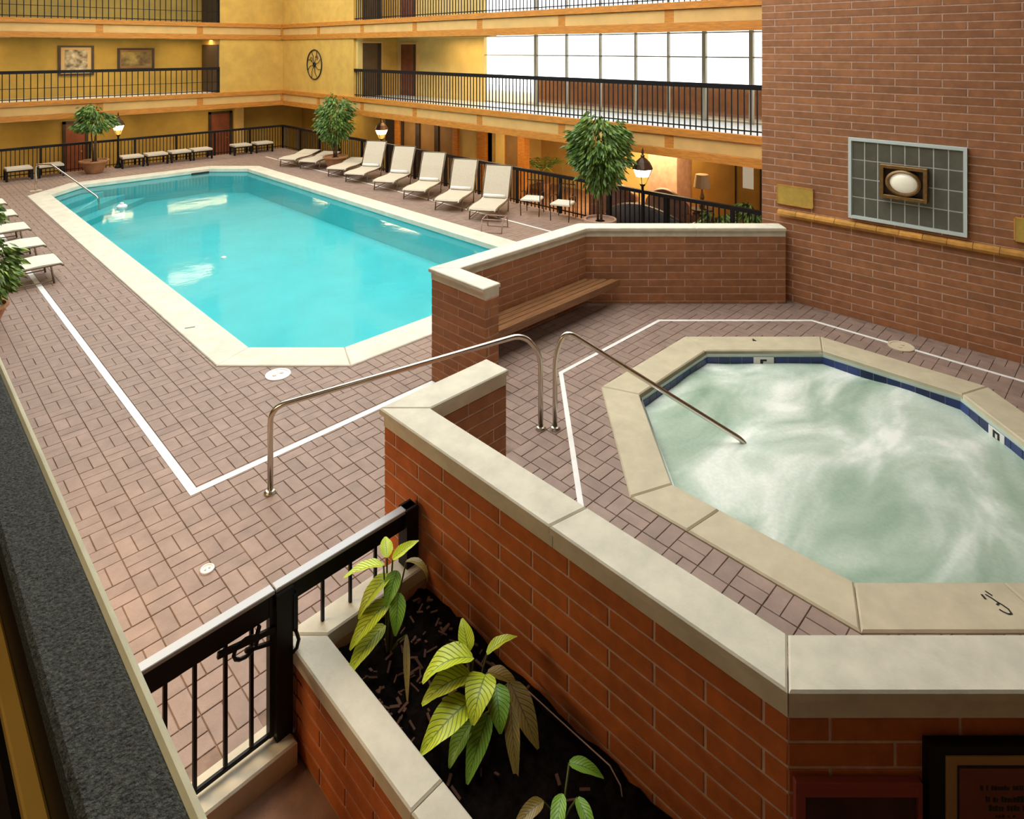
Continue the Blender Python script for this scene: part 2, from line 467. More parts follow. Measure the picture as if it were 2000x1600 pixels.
# ---- pavers in basket weave
CELL = 0.27
def paver_mesh(name):
    h, w, j = CELL/2-0.0035, CELL/4-0.0035, 0.003
    b = MB(); b.prism([(-h,-w),(h,-w),(h,w),(-h,w)], -0.03, 0.0, j)
    b.f = b.f[1:]                                # no underside
    me = new_mesh(name, b.v, b.f); me.materials.append(M['paver'])
    return me
PAVER = paver_mesh('paver')
def lay(parent, z, ok, x0, x1, y0, y1, near, limit):
    cells = []
    for i in range(int(x0/CELL)-1, int(x1/CELL)+2):
        for j in range(int(y0/CELL)-1, int(y1/CELL)+2):
            cx, cy = (i+0.5)*CELL, (j+0.5)*CELL
            for s in (-1, 1):
                if (i+j) % 2: c = (cx, cy+s*CELL/4, 0.0)
                else: c = (cx+s*CELL/4, cy, math.pi/2)
                if ok(c[0], c[1]): cells.append(c)
    def rank(c):
        p = project(c[0], c[1], z)
        if p is None or not (0 < p[0] < 2000 and p[1] < 1610 and near(p)): return 1e9
        return p[2]
    cells.sort(key=rank)
    rest = MB(); n = 0
    for c in cells:
        dz = random.uniform(-0.003, 0.0)
        if n < limit and rank(c) < 1e9:
            link('paver', PAVER, None, parent, (c[0], c[1], z+dz), c[2]); n += 1
        else:
            ca, sa = math.cos(c[2]), math.sin(c[2])
            rest.add([(c[0]+v.co.x*ca-v.co.y*sa, c[1]+v.co.x*sa+v.co.y*ca, z+dz+v.co.z) for v in PAVER.vertices],
                     [tuple(p.vertices) for p in PAVER.polygons])
    if rest.v:
        o = rest.build('paver_field', M['paver'], parent); tag(o, kind='stuff')
SPA_ALL = SPA_DECK
pool_skip = inset(POOL_OUT, 0.28)
lay(deck, 0.0, lambda x, y: 0.0 < x < 13.4 and 4.2 < y < 28.1 and not inside((x, y), pool_skip) and not inside((x, y), SPA_ALL) and not (x > 10.9 and y < 4.9),
    -0.3, 13.4, 4.2, 28.1, lambda p: p[0] > -255+(p[1]-95)*0.452 and p[0] < 850, 300)
spa_skip = inset(SPA_OUT, 0.24)
spa_in = [(5.75, 5.98), (4.45, 4.3), (3.3, 4.3), (3.3, 1.3), (5.45, -0.8), (10.95, -0.8), (10.95, 4.5), (8.5, 6.75), (5.75, 6.75)]
lay(spa_deck, SPA_Z, lambda x, y: inside((x, y), spa_in) and not inside((x, y), spa_skip), 3, 11.2, -1, 7,
    lambda p: p[0] > 965 and p[1] < 1330, 300)

# ---- pool: basin, coping, steps, water
def ring_side(outer, inner, i, a0=0.0, a1=1.0, gap=0.003):
    n = len(outer); j = (i+1) % n
    def lerp(p, q, t): return (p[0]+(q[0]-p[0])*t, p[1]+(q[1]-p[1])*t)
    L_ = math.dist(outer[i], outer[j]); g = gap/L_
    return [lerp(outer[i], outer[j], a0+g), lerp(outer[i], outer[j], a1-g), lerp(inner[i], inner[j], a1-g), lerp(inner[i], inner[j], a0+g)]
def basin(name, outline, z0, z1, m):
    b = MB(); n = len(outline)
    b.add([(x,y,z0) for x,y in outline]+[(x,y,z1) for x,y in outline],
          [tuple(range(n))]+[(i, n+i, n+(i+1)%n, (i+1)%n) for i in range(n)])
    return b.build(name, m)
pool = tag(basin('pool_basin', inset(POOL_OUT, 0.52), -0.90, -0.02, M['plaster_pool']), 'turquoise plastered basin of the long swimming pool', **STR)
for i in range(8):
    b = MB(); b.prism(ring_side(POOL_OUT, POOL_IN, i), -0.10, 0.02, 0.012)
    b.build('coping_stone', M['pool_stone'], pool)
px0, py1 = POOL_IN[6][0], POOL_IN[5][1]
for k, (d, z) in enumerate(((0.45, -0.30), (0.90, -0.50), (1.35, -0.70))):
    a, c = POOL_IN[6], POOL_IN[5]
    e = d*S2
    b = MB(); b.prism([a, (a[0], a[1]-e), (c[0]+e, c[1]), c], -0.895, z, 0.02)
    b.build('step', M['plaster_pool'], pool)
b = MB(); b.box(8.55, 9.15, 25.10, 25.185, -0.13, -0.075)
b.build('skimmer_slot', M['ink'], pool)
b = MB(); n = len(POOL_OUT); b.add([(x, y, -0.12) for x, y in inset(POOL_OUT, 0.521)], [tuple(range(n))])
tag(b.build('pool_water', M['pool_water']), 'calm turquoise water filling the long swimming pool', 'water', kind='stuff')

# ---- spa: basin, tiles, coping, water
spa = tag(basin('spa_basin', inset(SPA_OUT, 0.47), -0.7, SPA_Z-0.02, M['spa_plaster']), 'octagonal basin of the hot tub', **STR)
for i in range(8):
    cuts = [0.0, 1.0] if i not in (4, 5) else [0.0, 0.72, 1.0]
    if i == 5: cuts = [0.0, 0.22, 1.0]
    if i == 3: cuts = [0.0, 0.3, 1.0]
    for a0, a1 in zip(cuts[:-1], cuts[1:]):
        b = MB(); b.prism(ring_side(SPA_OUT, SPA_IN, i, a0, a1), 0.19, SPA_Z+0.02, 0.014)
        b.build('coping_stone', M['spa_stone'], spa)
b = MB(); b.box(-0.5, 0.5, -0.004, 0.004, -0.5, 0.5)
TILE = None
tin = inset(SPA_OUT, 0.468)
for i in range(8):
    p, q = Vector(tin[i]), Vector(tin[(i+1) % 8])
    e = (q-p); L_ = e.length; e.normalize(); ang = math.atan2(e.y, e.x)
    n = int(L_/0.152); w = L_/n
    b = MB(); b.box(0, L_, -0.002, 0.004, -0.02, 0.19)
    g = b.build('tile_backing', M['tile_grout'], spa, (p.x, p.y, 0), ang)
    if TILE is None:
        t = MB(); t.box(-w/2+0.004, w/2-0.004, 0.0, 0.010, 0.045, 0.185); TILE = new_mesh('tile', t.v, t.f); TILE.materials.append(M['tile_blue'])
    for k in range(n):
        c = p+e*((k+0.5)*w)
        if i == 0 and 0: pass
        link('tile', TILE, None, spa, (c.x, c.y, 0), ang)
b = MB(); nn = 48
# gently heaving surface
verts = []; faces = []
rr = 2.2; N_ = 60
def heave(x, y):
    return 0.012*math.sin(3.1*x+1.7*math.sin(1.9*y))+0.010*math.sin(4.3*y-2.1*math.cos(1.4*x))+0.006*math.sin(9*x+7*y)
poly = inset(SPA_OUT, 0.462)
R0 = [Vector(p)-Vector(SPA_C) for p in poly]
def rim(a):
    a = a % (2*math.pi)
    k = int(round(a/(math.pi/4))) % 8
    return 1.958/math.cos(a-k*math.pi/4)
NA, NR = 96, 22
verts.append((SPA_C[0], SPA_C[1], 0.10+heave(*SPA_C)))
for r in range(1, NR+1):
    for k in range(NA):
        a = 2*math.pi*k/NA; q = rim(a)*r/NR
        x, y = SPA_C[0]+q*math.cos(a), SPA_C[1]+q*math.sin(a)
        verts.append((x, y, 0.10+heave(x, y)))
for k in range(NA):
    faces.append((0, 1+k, 1+(k+1) % NA))
for r in range(NR-1):
    for k in range(NA):
        k2 = (k+1) % NA
        faces.append((1+r*NA+k, 1+(r+1)*NA+k, 1+(r+1)*NA+k2, 1+r*NA+k2))
o = link('spa_water', new_mesh('spa_water', verts, faces, True), M['spa_water'])
tag(o, 'foaming pale green water churning in the hot tub', 'water', kind='stuff')

# ---- bricks
BL, BH, JT = 0.61, 0.119, 0.016
_bm = {}
def brick_mesh(length, height, m):
    k = (round(length, 3), round(height, 3), m.name)
    if k not in _bm:
        l, h = length/2, height/2; c = 0.003; d = 0.006
        v = [(-l,0,-h),(l,0,-h),(l,0,h),(-l,0,h),(-l,-d+c,-h),(l,-d+c,-h),(l,-d+c,h),(-l,-d+c,h),(-l+c,-d,-h+c),(l-c,-d,-h+c),(l-c,-d,h-c),(-l+c,-d,h-c)]
        f = [(8,9,10,11),(4,5,9,8),(5,6,10,9),(6,7,11,10),(7,4,8,11),(0,1,5,4),(1,2,6,5),(2,3,7,6),(3,0,4,7)]
        me = new_mesh('brick', v, f); me.materials.append(m); _bm[k] = me
    return _bm[k]
def brick_face(parent, p, q, z0, z1, m, phase=0.0, keep=None, course0=None):
    """bricks laid on the face that runs from p to q and looks to the right of that direction"""
    p, q = Vector(p), Vector(q); e = q-p; L_ = e.length; e.normalize(); ang = math.atan2(e.y, e.x)
    zz = z1; row = 0
    while zz > z0+0.02:
        zb = max(z0, zz-BH)
        s = -((row % 2)*0.5+phase % 1.0)*BL
        if s < -BL: s += BL
        while s < L_-0.01:
            a, b_ = max(0, s), min(L_, s+BL)
            if b_-a > 0.05:
                a2 = a+(JT/2 if a > 0 else 0.002); b2 = b_-(JT/2 if b_ < L_ else 0.002)
                zt, zl = zz-JT/2, zb+JT/2
                if zt-zl > 0.02:
                    c = p+e*((a2+b2)/2); zc = (zt+zl)/2
                    if keep is None or keep((a2+b2)/2, zc):
                        link('brick', brick_mesh(b2-a2, zt-zl, m), None, parent, (c.x, c.y, zc), ang)
            s += BL
        zz -= BH; row += 1
def low_wall(name, path, side, thick, z0, label, stones, brick_faces):
    """coped wall along path; body lies on the given side (+1 left, -1 right)"""
    other = offset_path(path, side*thick)
    root = empty(name, (path[0][0], path[0][1], 0)); tag(root, label, **STR)
    off = Vector((path[0][0], path[0][1], 0))
    def part(b, nm, m): return b.build(nm, m, root, (-off.x, -off.y, 0))
    for i in range(len(path)-1):
        b = MB(); b.prism([path[i], path[i+1], other[i+1], other[i]], z0, TOPZ-0.14)
        part(b, 'wall_core', M['mortar'])
    for d_out, d_in, za, zb, ch in ((0.008, 0.008, TOPZ-0.15, TOPZ-0.05, 0.0), (0.035, 0.035, TOPZ-0.05, TOPZ, 0.012)):
        P = offset_path(path, -side*d_out); Q = offset_path(path, side*(thick+d_in))
        if za == TOPZ-0.15: keepPQ = (P, Q); continue
    P1, Q1 = keepPQ
    for i in range(len(path)-1):
        cuts = stones.get(i, [0, 1])
        for a0, a1 in zip(cuts[:-1], cuts[1:]):
            b = MB()
            for (A, B, za, zb, ch) in ((P1, Q1, TOPZ-0.15, TOPZ-0.048, 0.0), (P, Q, TOPZ-0.05, TOPZ, 0.010)):
                def lerp(u, v, t): return (u[0]+(v[0]-u[0])*t, u[1]+(v[1]-u[1])*t)
                g = 0.0025/math.dist(path[i], path[i+1])
                b.prism([lerp(A[i], A[i+1], a0+g), lerp(A[i], A[i+1], a1-g), lerp(B[i], B[i+1], a1-g), lerp(B[i], B[i+1], a0+g)], za, zb, ch)
            part(b, 'coping_stone', M['stone'])
    for (p, q, za, zb, m, ph) in brick_faces:
        n0 = len(root.children)
        hold = empty('tmp')
        brick_face(hold, p, q, za, zb, m, ph)
        for c in list(hold.children):
            c.parent = root; c.location.x -= off.x; c.location.y -= off.y
        bpy.data.objects.remove(hold)
    return root
T = 0.23
inA = offset_path(WA, -T); inB = offset_path(WB, T)
zt = TOPZ-0.15
wall_bench = low_wall('wall_bench', WA, -1, T, -0.02, 'brown brick wall with cast-stone coping behind the bench', {1: [0, 1], 2: [0, 0.55, 1]}, [
    (WA[1], WA[0], 0.0, zt, M['brick_brown'], 0.1),
    (WA[0], inA[0], 0.0, zt, M['brick_brown'], 0.4),
    (inA[1], inA[2], SPA_Z, zt, M['brick_brown'], 0.2),
    (inA[2], inA[3], SPA_Z, zt, M['brick_brown'], 0.3),
    (inA[0], inA[1], SPA_Z, zt, M['brick_brown'], 0.0)])
wall_planter = low_wall('wall_planter', WB, 1, T, -0.15, 'orange-red brick wall with cast-stone coping above the planter', {1: [0, 0.56, 1], 2: [0, 1]}, [
    (WB[1], WB[2], -0.15, zt, M['brick_red'], 0.75),
    (WB[2], WB[3], -0.15, zt, M['brick_red'], 0.68),
    (inB[1], inB[0], SPA_Z, zt, M['brick_brown'], 0.2),
    (inB[0], WB[0], 0.0, zt, M['brick_brown'], 0.2),
    (WB[0], WB[1], 0.0, zt, M['brick_red'], 0.3)])

# ---- tall brick wall beside the hot tub
b = MB(); b.box(11.06, 14.6, -4.0, 4.92, -0.6, 9.4)
wall_right = tag(b.build('wall_right', M['mortar']), 'tall brown brick wall beside the hot tub', **STR)
PANEL = (1.94, 3.50, 1.84, 3.10)      # y0, y1, z0, z1 of the tile panel
def keep_main(s, z):
    y = 4.92-s
    return not (PANEL[0]+0.25 < y < PANEL[1]-0.25 and PANEL[2]+0.02 < z < PANEL[3]-0.02)
brick_face(wall_right, (11.06, 4.92), (11.06, 1.16), SPA_Z, 5.6, M['brick_brown'], 0.13, keep_main)
rest = empty('tmp2')
brick_face(rest, (11.06, 1.16), (11.06, -1.2), SPA_Z, 4.4, M['brick_brown'], 0.13)
joined = MB()
for c in list(rest.children):
    ca, sa = math.cos(c.rotation_euler.z), math.sin(c.rotation_euler.z)
    joined.add([(c.location.x+v.co.x*ca-v.co.y*sa, c.location.y+v.co.x*sa+v.co.y*ca, c.location.z+v.co.z) for v in c.data.vertices], [tuple(p.vertices) for p in c.data.polygons])
    bpy.data.objects.remove(c)
bpy.data.objects.remove(rest)
tag(joined.build('brick_field', M['brick_brown'], wall_right), kind='stuff')
# clay ledge under the panel, unit by unit
LEDGE = None
yy = 4.62
while yy > -0.6:
    if LEDGE is None:
        b = MB()
        pr = [(0.0, -0.055), (-0.05, -0.045), (-0.085, 0.0), (-0.075, 0.04), (-0.03, 0.062), (0.0, 0.066)]
        n = len(pr); vs_ = [(x, -0.1495, z) for x, z in pr]+[(x, 0.1495, z) for x, z in pr]
        b.add(vs_, [tuple(range(n)), tuple(range(n, 2*n))[::-1]]+[(i, n+i, n+(i+1) % n, (i+1) % n) for i in range(n)])
        LEDGE = new_mesh('ledge_unit', b.v, b.f); LEDGE.materials.append(M['ledge'])
    link('ledge_unit', LEDGE, None, wall_right, (11.052, yy-0.1525, 1.71)); yy -= 0.305

# ---- floors and galleries
b = MB(); b.box(-3.0, 3.05, -4.0, 4.05, -0.5, -0.15); b.box(3.05, 11.06, -4.0, -1.05, -0.5, -0.15); b.prism([(3.05, -1.05), (5.5, -1.05), (3.05, 1.4)], -0.5, -0.15)
tag(b.build('entry_floor', M['floor_low']), 'brown entry floor a step below the pool floor', **STR)
b = MB(); b.box(-0.3, 2.0, 3.97, 4.22, -0.3, 0.004, 0.012)
tag(b.build('trim_1', M['stone']), 'pale threshold step under the black gate', **STR)
b = MB(); b.box(-4.5, 13.5, 28.2, 33, -0.9, -0.55); b.box(13.5, 20.5, 2.0, 33, -0.9, -0.55)
tag(b.build('walkway_floor', M['floor_low']), 'sunken walkway floor behind the pool fences', **STR)
b = MB(); b.box(13.44, 13.56, 4.9, 28.2, -0.6, 0.0); b.box(-4.5, 13.56, 28.14, 28.26, -0.6, 0.0)
tag(b.build('kerb', M['clay_pink']), 'low kerb at the edge of the paved pool floor', **STR)

FX, FY = 13.5, 28.2        # planes of the two gallery fronts
def gallery(z, idx):
    b = MB(); b.box(FX, 15.6, 4.9, 30.4, z-0.62, z-0.02); b.box(-4.5, FX, FY, 30.4, z-0.62, z-0.02)
    s = tag(b.build('ceiling_gallery', M['ceiling']), 'plastered gallery slab of the %s storey' % ('upper' if idx else 'middle'), **STR)
    b = MB(); b.box(FX+0.02, 15.6, 4.9, 30.4, z-0.02, z); b.box(-4.5, FX+0.02, FY+0.02, 30.4, z-0.02, z)
    b.build('gallery_floor', M['floor_tile'], s)
    # fronts
    for run, a0, a1 in (('x', 4.9, FY), ('y', -4.5, FX)):
        def bx(lo, hi, out, za, zb):
            q = MB()
            if run == 'x': q.box(FX-out, FX+0.01, lo, hi, za, zb, 0.008)
            else: q.box(lo, hi, FY-out, FY+0.01, za, zb, 0.008)
            return q
        ext = 0.07
        bx(a0, a1-(0.09 if run == 'x' else 0), 0.05, z-0.67, z-0.47).build('lower_board', M['fascia_orange'], s)
        bx(a0, a1-(0.09 if run == 'x' else 0), 0.09, z-0.15, z+0.02).build('upper_board', M['fascia_orange'], s)
        w = 3.3; n = max(1, round((a1-a0)/w)); w = (a1-a0)/n
        for k in range(n):
            lo = a0+k*w
            bx(lo+0.12, lo+w-0.12, 0.03, z-0.465, z-0.155).build('fascia_panel', M['fascia_cream'], s)
            bx(lo-0.12 if k else lo, lo+0.12, 0.035, z-0.47, z-0.15).build('fascia_block', M['fascia_orange'], s)
    b = MB(); b.box(FX-0.12, FX+0.02, FY-0.12, FY+0.02, z-0.66, z+0.015)
    b.build('corner_block', M['fascia_orange'], s)
    return s
G1, G2 = 2.62, 5.57
gallery(G1, 0); gallery(G2, 1)

# ---- corner block of plastered wall, on both fronts
for za, zb, nm in ((G1, G2-0.62, 'middle'), (G2, 8.6, 'upper')):
    b = MB(); b.box(10.72, FX+0.0, FY, FY+2.2, za, zb); b.box(FX, FX+2.1, 22.2, FY+2.2, za, zb)
    w = tag(b.build('wall_corner', M['ochre']), 'mottled ochre corner wall of the %s storey' % nm, **STR)
    b = MB(); b.box(10.66, 10.722, FY+0.12, FY+1.9, za+0.02, za+2.05); b.build('dark_recess', M['dark_wood'], w)
    b = MB(); b.box(FX+0.1, FX+0.32, 22.06, 22.21, za, zb); b.build('pilaster', M['ochre_pale'], w)
# ---- back walls of the far (left) side
b = MB(); b.box(-4.5, 16.0, 30.3, 30.5, -0.6, 8.6)
wall_far = tag(b.build('wall_far', M['ochre_olive']), 'ochre back wall behind the far galleries', **STR)
def door_far(n, a, c, m, z0, z1, label):
    x0, x1 = x_at(a, 30.25), x_at(c, 30.25)
    r = empty('door_%d' % n, ((x0+x1)/2, 30.25, z0)); tag(r, label, **STR)
    w = (x1-x0)/2; h = z1-z0
    b = MB(); b.box(-w, w, -0.02, 0.04, 0, h); lf = b.build('door_leaf', m, r)
    b = MB(); b.box(-w-0.1, -w, -0.05, 0.05, 0, h+0.1); b.box(w, w+0.1, -0.05, 0.05, 0, h+0.1); b.box(-w-0.1, w+0.1, -0.05, 0.05, h, h+0.1)
    b.build('door_frame', M['dark_wood'], r)
    b = MB(); b.lathe([(0.03, 0), (0.03, 0.06)], 10); k = b.build('door_knob', M['brass'], lf, (w-0.12, -0.02, 1.0)); k.rotation_euler = (math.pi/2, 0, 0)
door_far(1, 128, 166, M['red_wood'], -0.55, 1.55, 'dark reddish wooden door behind the left potted tree')
door_far(2, 412, 448, M['red_wood'], -0.55, 1.55, 'red-brown wooden door with black frame near the far corner')
b = MB(); x0 = x_at(456, 30.2); b.box(x0, x0+0.35, 29.9, 30.3, -0.55, 2.0)
tag(b.build('column', M['ochre_pale']), 'ochre column beside the red-brown door', **STR)

# ---- right-hand side: ground-storey wall of posts and panels
XB = 15.5
wr = MB(); wr.box(XB, XB+0.15, y_at(955, XB), 30.4, -0.6, 2.0)
wall_lounge = tag(wr.build('wall_lounge', M['ochre_olive']), 'olive ground-storey wall behind the reclining loungers', **STR)
def on_wall(a, c, out, z0, z1, nm, m, parent=wall_lounge):
    y1, y0 = y_at(a, XB), y_at(c, XB)
    b = MB(); b.box(XB-out, XB+0.01, y0, y1, z0, z1, 0.006); return b.build(nm, m, parent)
on_wall(754, 776, 0.03, -0.55, 1.7, 'dark_doorway', M['dark_wood'])
for a, c in ((776, 786), (889, 899), (937, 953)):
    on_wall(a, c, 0.14, -0.55, 1.98, 'timber_post', M['fascia_orange'])
for a, c in ((787, 791), (815, 823), (852, 860)):
    on_wall(a, c, 0.10, -0.55, 1.98, 'dark_post', M['dark_wood'])
for a, c in ((791, 815), (823, 852), (860, 889)):
    on_wall(a, c, 0.04, -0.55, 1.9, 'brown_panel', M['brown_panel'])
on_wall(899, 937, 0.04, -0.55, 1.9, 'ochre_panel', M['ochre_pale'])
# lounge side with a deeper back wall
lr = MB(); XL = 18.2; WY0, WY1 = y_at(974, XL), y_at(948, XL); lr.box(XL, XL+0.15, 2.0, WY0, -0.6, 2.0); lr.box(XL, XL+0.15, WY1, 30.4, -0.6, 2.0); lr.box(XL, XL+0.15, WY0, WY1, -0.6, 0.55); lr.box(XB, XL, y_at(955, XB)+0.0, y_at(955, XB)+0.15, -0.6, 2.0)
wall_back = tag(lr.build('wall_back', M['ochre_pale']), 'pale ochre back wall of the ground-storey lounge', **STR)
def on_back(a, c, out, z0, z1, nm, m):
    y1, y0 = y_at(a, XL-out), y_at(c, XL-out)
    b = MB(); b.box(XL-out, XL+0.01, y0, y1, z0, z1, 0.006); return b.build(nm, m, wall_back)
on_back(1266, 1322, 0.9, -0.55, 1.95, 'tan_pier', M['clay_pink'])
on_back(1320, 1352, 0.1, -0.55, 1.95, 'brown_niche', M['brown_panel'])
def freestand(a, c, x, d, z0, z1, nm, m, label):
    y1, y0 = y_at(a, x), y_at(c, x)
    b = MB(); b.box(x, x+d, y0, y1, z0, z1, 0.006); return tag(b.build(nm, m), label, **STR)
freestand(968, 985, XB, 0.35, -0.55, 1.98, 'column', M['ochre_pale'], 'ochre column left of the plain brown lounge door')
r = tag(empty('door_3', (XB+0.05, (y_at(986, XB)+y_at(1010, XB))/2, -0.55)), 'plain brown lounge door beside the timber post', **STR)
hw = (y_at(986, XB)-y_at(1010, XB))/2
b = MB(); b.box(0, 0.05, -hw, hw, 0, 2.3); b.build('door_leaf', M['brown_panel'], r)
b = MB(); b.box(-0.03, 0.08, -hw-0.05, -hw, 0, 2.35); b.box(-0.03, 0.08, hw, hw+0.05, 0, 2.35); b.build('door_frame', M['fascia_orange'], r)
freestand(1012, 1024, XB, 0.25, -0.55, 1.98, 'column', M['fascia_orange'], 'orange timber column right of the plain brown lounge door')
b = MB(); b.box(15.2, 20.5, 2.0, 30.4, 2.0, 2.6)
tag(b.build('ceiling_lounge', M['ceiling']), 'plastered ceiling of the ground-storey lounge', **STR)
# a bright window between column and wall
w = tag(empty('window_1', (XL, (WY0+WY1)/2, 0.55)), 'small bright window at the back of the lounge', **STR)
hw = (WY1-WY0)/2
b = MB(); b.box(0.06, 0.068, -hw+0.04, hw-0.04, 0.04, 1.44); b.build('pane', M['glass'], w)
b = MB(); b.box(0.0, 0.12, -hw, -hw+0.05, 0, 1.45); b.box(0.0, 0.12, hw-0.05, hw, 0, 1.45); b.box(0.0, 0.12, -hw+0.05, hw-0.05, 0, 0.05); b.build('window_frame', M['mullion'], w)
# yellow-green end wall with a door beside the tall brick wall
y1, y0 = y_at(1352, 16.6), y_at(1487, 16.6)
b = MB(); b.box(16.6, 16.75, 2.0, y1, -0.6, 2.0)
wall_end = tag(b.build('wall_end', M['ochre']), 'yellow ochre lounge wall next to the tall brick wall', **STR)
ya, yb = y_at(1438, 16.55), y_at(1484, 16.55)
r = tag(empty('door_4', (16.6, (ya+yb)/2, -0.55)), 'ochre flush door next to the tall brick wall', **STR)
hw = (ya-yb)/2
b = MB(); b.box(-0.03, 0.0, -hw, hw, 0, 2.2); b.build('door_leaf', M['ochre'], r)
b = MB(); b.box(-0.05, 0.0, hw, hw+0.04, 0, 2.25); b.box(-0.05, 0.0, -hw-0.04, -hw, 0, 2.25); b.box(-0.05, 0, -hw, hw, 2.2, 2.25); b.build('door_frame', M['dark_wood'], r)
b = MB(); b.box(-0.045, -0.03, -hw*0.45, hw*0.45, 1.35, 2.0); pn = b.build('door_light', M['lens'], r)

# ---- right-hand side: middle and upper storey back walls, doors, glazing
def upper_wall(z, nm, tagline, first):
    yA = y_at(945, XB)
    b = MB(); b.box(XB, XB+0.15, yA, 22.3, z, z+2.35)
    w_ = tag(b.build('wall_'+nm, M['ochre_pale']), 'pale ochre back wall of the %s gallery' % tagline, **STR)
    def d_(n, a, c, m, label):
        y1, y0 = y_at(a, XB), y_at(c, XB)
        r = tag(empty('door_%d' % n, (XB, (y0+y1)/2, z)), label, **STR); hw = (y1-y0)/2
        b = MB(); b.box(-0.02, 0.02, -hw, hw, 0, 2.05); b.build('door_leaf', m, r)
        b = MB(); b.box(-0.05, 0.02, hw, hw+0.09, 0, 2.13); b.box(-0.05, 0.02, -hw-0.09, -hw, 0, 2.13); b.box(-0.05, 0.02, -hw, hw, 2.05, 2.13); b.build('door_frame', M['fascia_cream'], r)
        b = MB(); b.box(-0.045, 0.0, -hw, -hw+0.16, 0, 2.05); b.build('door_edge', M['dark_wood'], r)
    xa, xb_ = x_at(700, 22.19), x_at(744, 22.19)
    r = tag(empty('door_%d' % first, ((xa+xb_)/2, 22.2, z)), 'dark brown doorway of the %s gallery in the corner wall' % tagline, **STR); hw = (xb_-xa)/2
    b = MB(); b.box(-hw, hw, -0.02, 0.0, 0, 2.1); b.build('door_leaf', M['door_dark'], r)
    b = MB(); b.box(-hw-0.07, -hw, -0.05, 0, 0, 2.17); b.box(hw, hw+0.07, -0.05, 0, 0, 2.17); b.box(-hw, hw, -0.05, 0, 2.1, 2.17); b.build('door_frame', M['fascia_cream'], r)
    b = MB(); b.box(hw-0.16, hw, -0.035, -0.018, 0, 2.1); b.build('door_edge', M['dark_wood'], r)
    d_(first+1, 784, 814, M['red_wood'], 'orange-brown door of the %s gallery next to the wide ochre wall' % tagline)
    b = MB(); b.box(XB-0.03, XB, y_at(770, XB), y_at(757, XB), z+1.45, z+1.62); b.build('number_plate', M['ink_grey'], w_)
    # glazing from yA towards the brick wall
    cols = [945, 1047, 1107, 1173, 1242, 1306, 1376, 1468, 1560]
    wn = tag(empty('window_%d' % (first-2), (XB+0.1, y_at(1240, XB), z)), 'long glazed wall of the %s gallery, blown out by daylight' % tagline, **STR)
    ox, oy = XB+0.1, y_at(1240, XB)
    ys = [y_at(c, XB+0.1) for c in cols]
    for k, y in enumerate(ys):
        t_ = 0.05 if k in (0, 1, 6, 7) else 0.022
        b = MB(); b.box(-0.05, 0.05, y-oy-t_, y-oy+t_, 0, 2.33); b.build('mullion', M['fascia_orange'] if k == 0 else M['mullion'], wn)
    for zz in (0.03, 1.66, 2.30):
        b = MB(); b.box(-0.03, 0.03, ys[-1]-oy, ys[0]-oy, zz-0.018, zz+0.018); b.build('transom', M['mullion'], wn)
    for k in range(len(ys)-1):
        for za, zb in ((0.05, 1.64), (1.68, 2.28)):
            b = MB(); b.box(-0.004, 0.004, ys[k+1]-oy+0.03, ys[k]-oy-0.03, za, zb); b.build('pane', M['glass'], wn)
upper_wall(G1, 'middle', 'middle', 5)
upper_wall(G2, 'upper', 'upper', 7)
# low brick parapet outside the middle glazing
b = MB(); b.box(17.0, 17.25, 2.0, y_at(1045, 17.0), 2.3, 3.42)
tag(b.build('parapet', M['parapet']), 'orange-brown brick parapet outside the middle gallery glazing', **STR)
b = MB(); b.box(15.6, 24.0, 2.0, 34, 2.3, 2.58)
tag(b.build('terrace', M['floor_tile']), 'pale terrace outside the middle gallery glazing', **STR)

SKY0 = 2.6       # where the long skylight begins
# ---- the photographer's gallery and the rest of the hall shell
b = MB(); b.box(-3.0, 0.285, -4.0, 28.2, 2.35, 2.6)
tag(b.build('ceiling_near', M['ceiling']), 'gallery slab under the photographer', **STR)
b = MB(); b.box(-3.0, 0.28, -4.0, 28.2, 2.6, 2.61)
tag(b.build('carpet', M['dark_wood']), 'near-black carpet of the near gallery', **STR)
b = MB(); b.box(-3.0, 0.34, -4.0, 28.2, 4.95, 5.55); b.box(-3.0, 14.6, -4.0, -1.2, 4.95, 5.55)
tag(b.build('ceiling_overhead', M['brown_panel']), 'gallery slab of the upper storey over the photographer', **STR)
b = MB(); b.box(-3.2, -3.0, -4.2, 30.5, -0.6, 9.4); b.box(-3.2, 14.6, -4.2, -4.0, -0.6, 9.4)
tag(b.build('wall_near', M['brown_panel']), 'ochre walls behind the photographer', **STR)
b = MB()
b.box(-3.2, 2.2, -4.2, 30.5, 9.3, 9.5); b.box(2.2, 20.0, -4.2, SKY0, 9.3, 9.5); b.box(12.6, 20.0, SKY0, 30.5, 9.3, 9.5); b.box(2.2, 12.6, 27.0, 30.5, 9.3, 9.5)
roof = tag(b.build('ceiling', M['brown_panel']), 'hall roof around the long skylight', **STR)
for k in range(10):
    y = SKY0+k*2.71
    b = MB(); b.box(2.2, 12.6, y-0.06, y+0.06, 9.2, 9.5); b.build('rafter', M['rafter'], roof)
b = MB(); b.box(FX, FX+0.2, 4.9, FY, 8.6, 9.3); b.box(-3.2, FX, FY, FY+0.2, 8.6, 9.3)
tag(b.build('wall_clerestory', M['ochre_pale']), 'ochre wall strip under the hall roof', **STR)
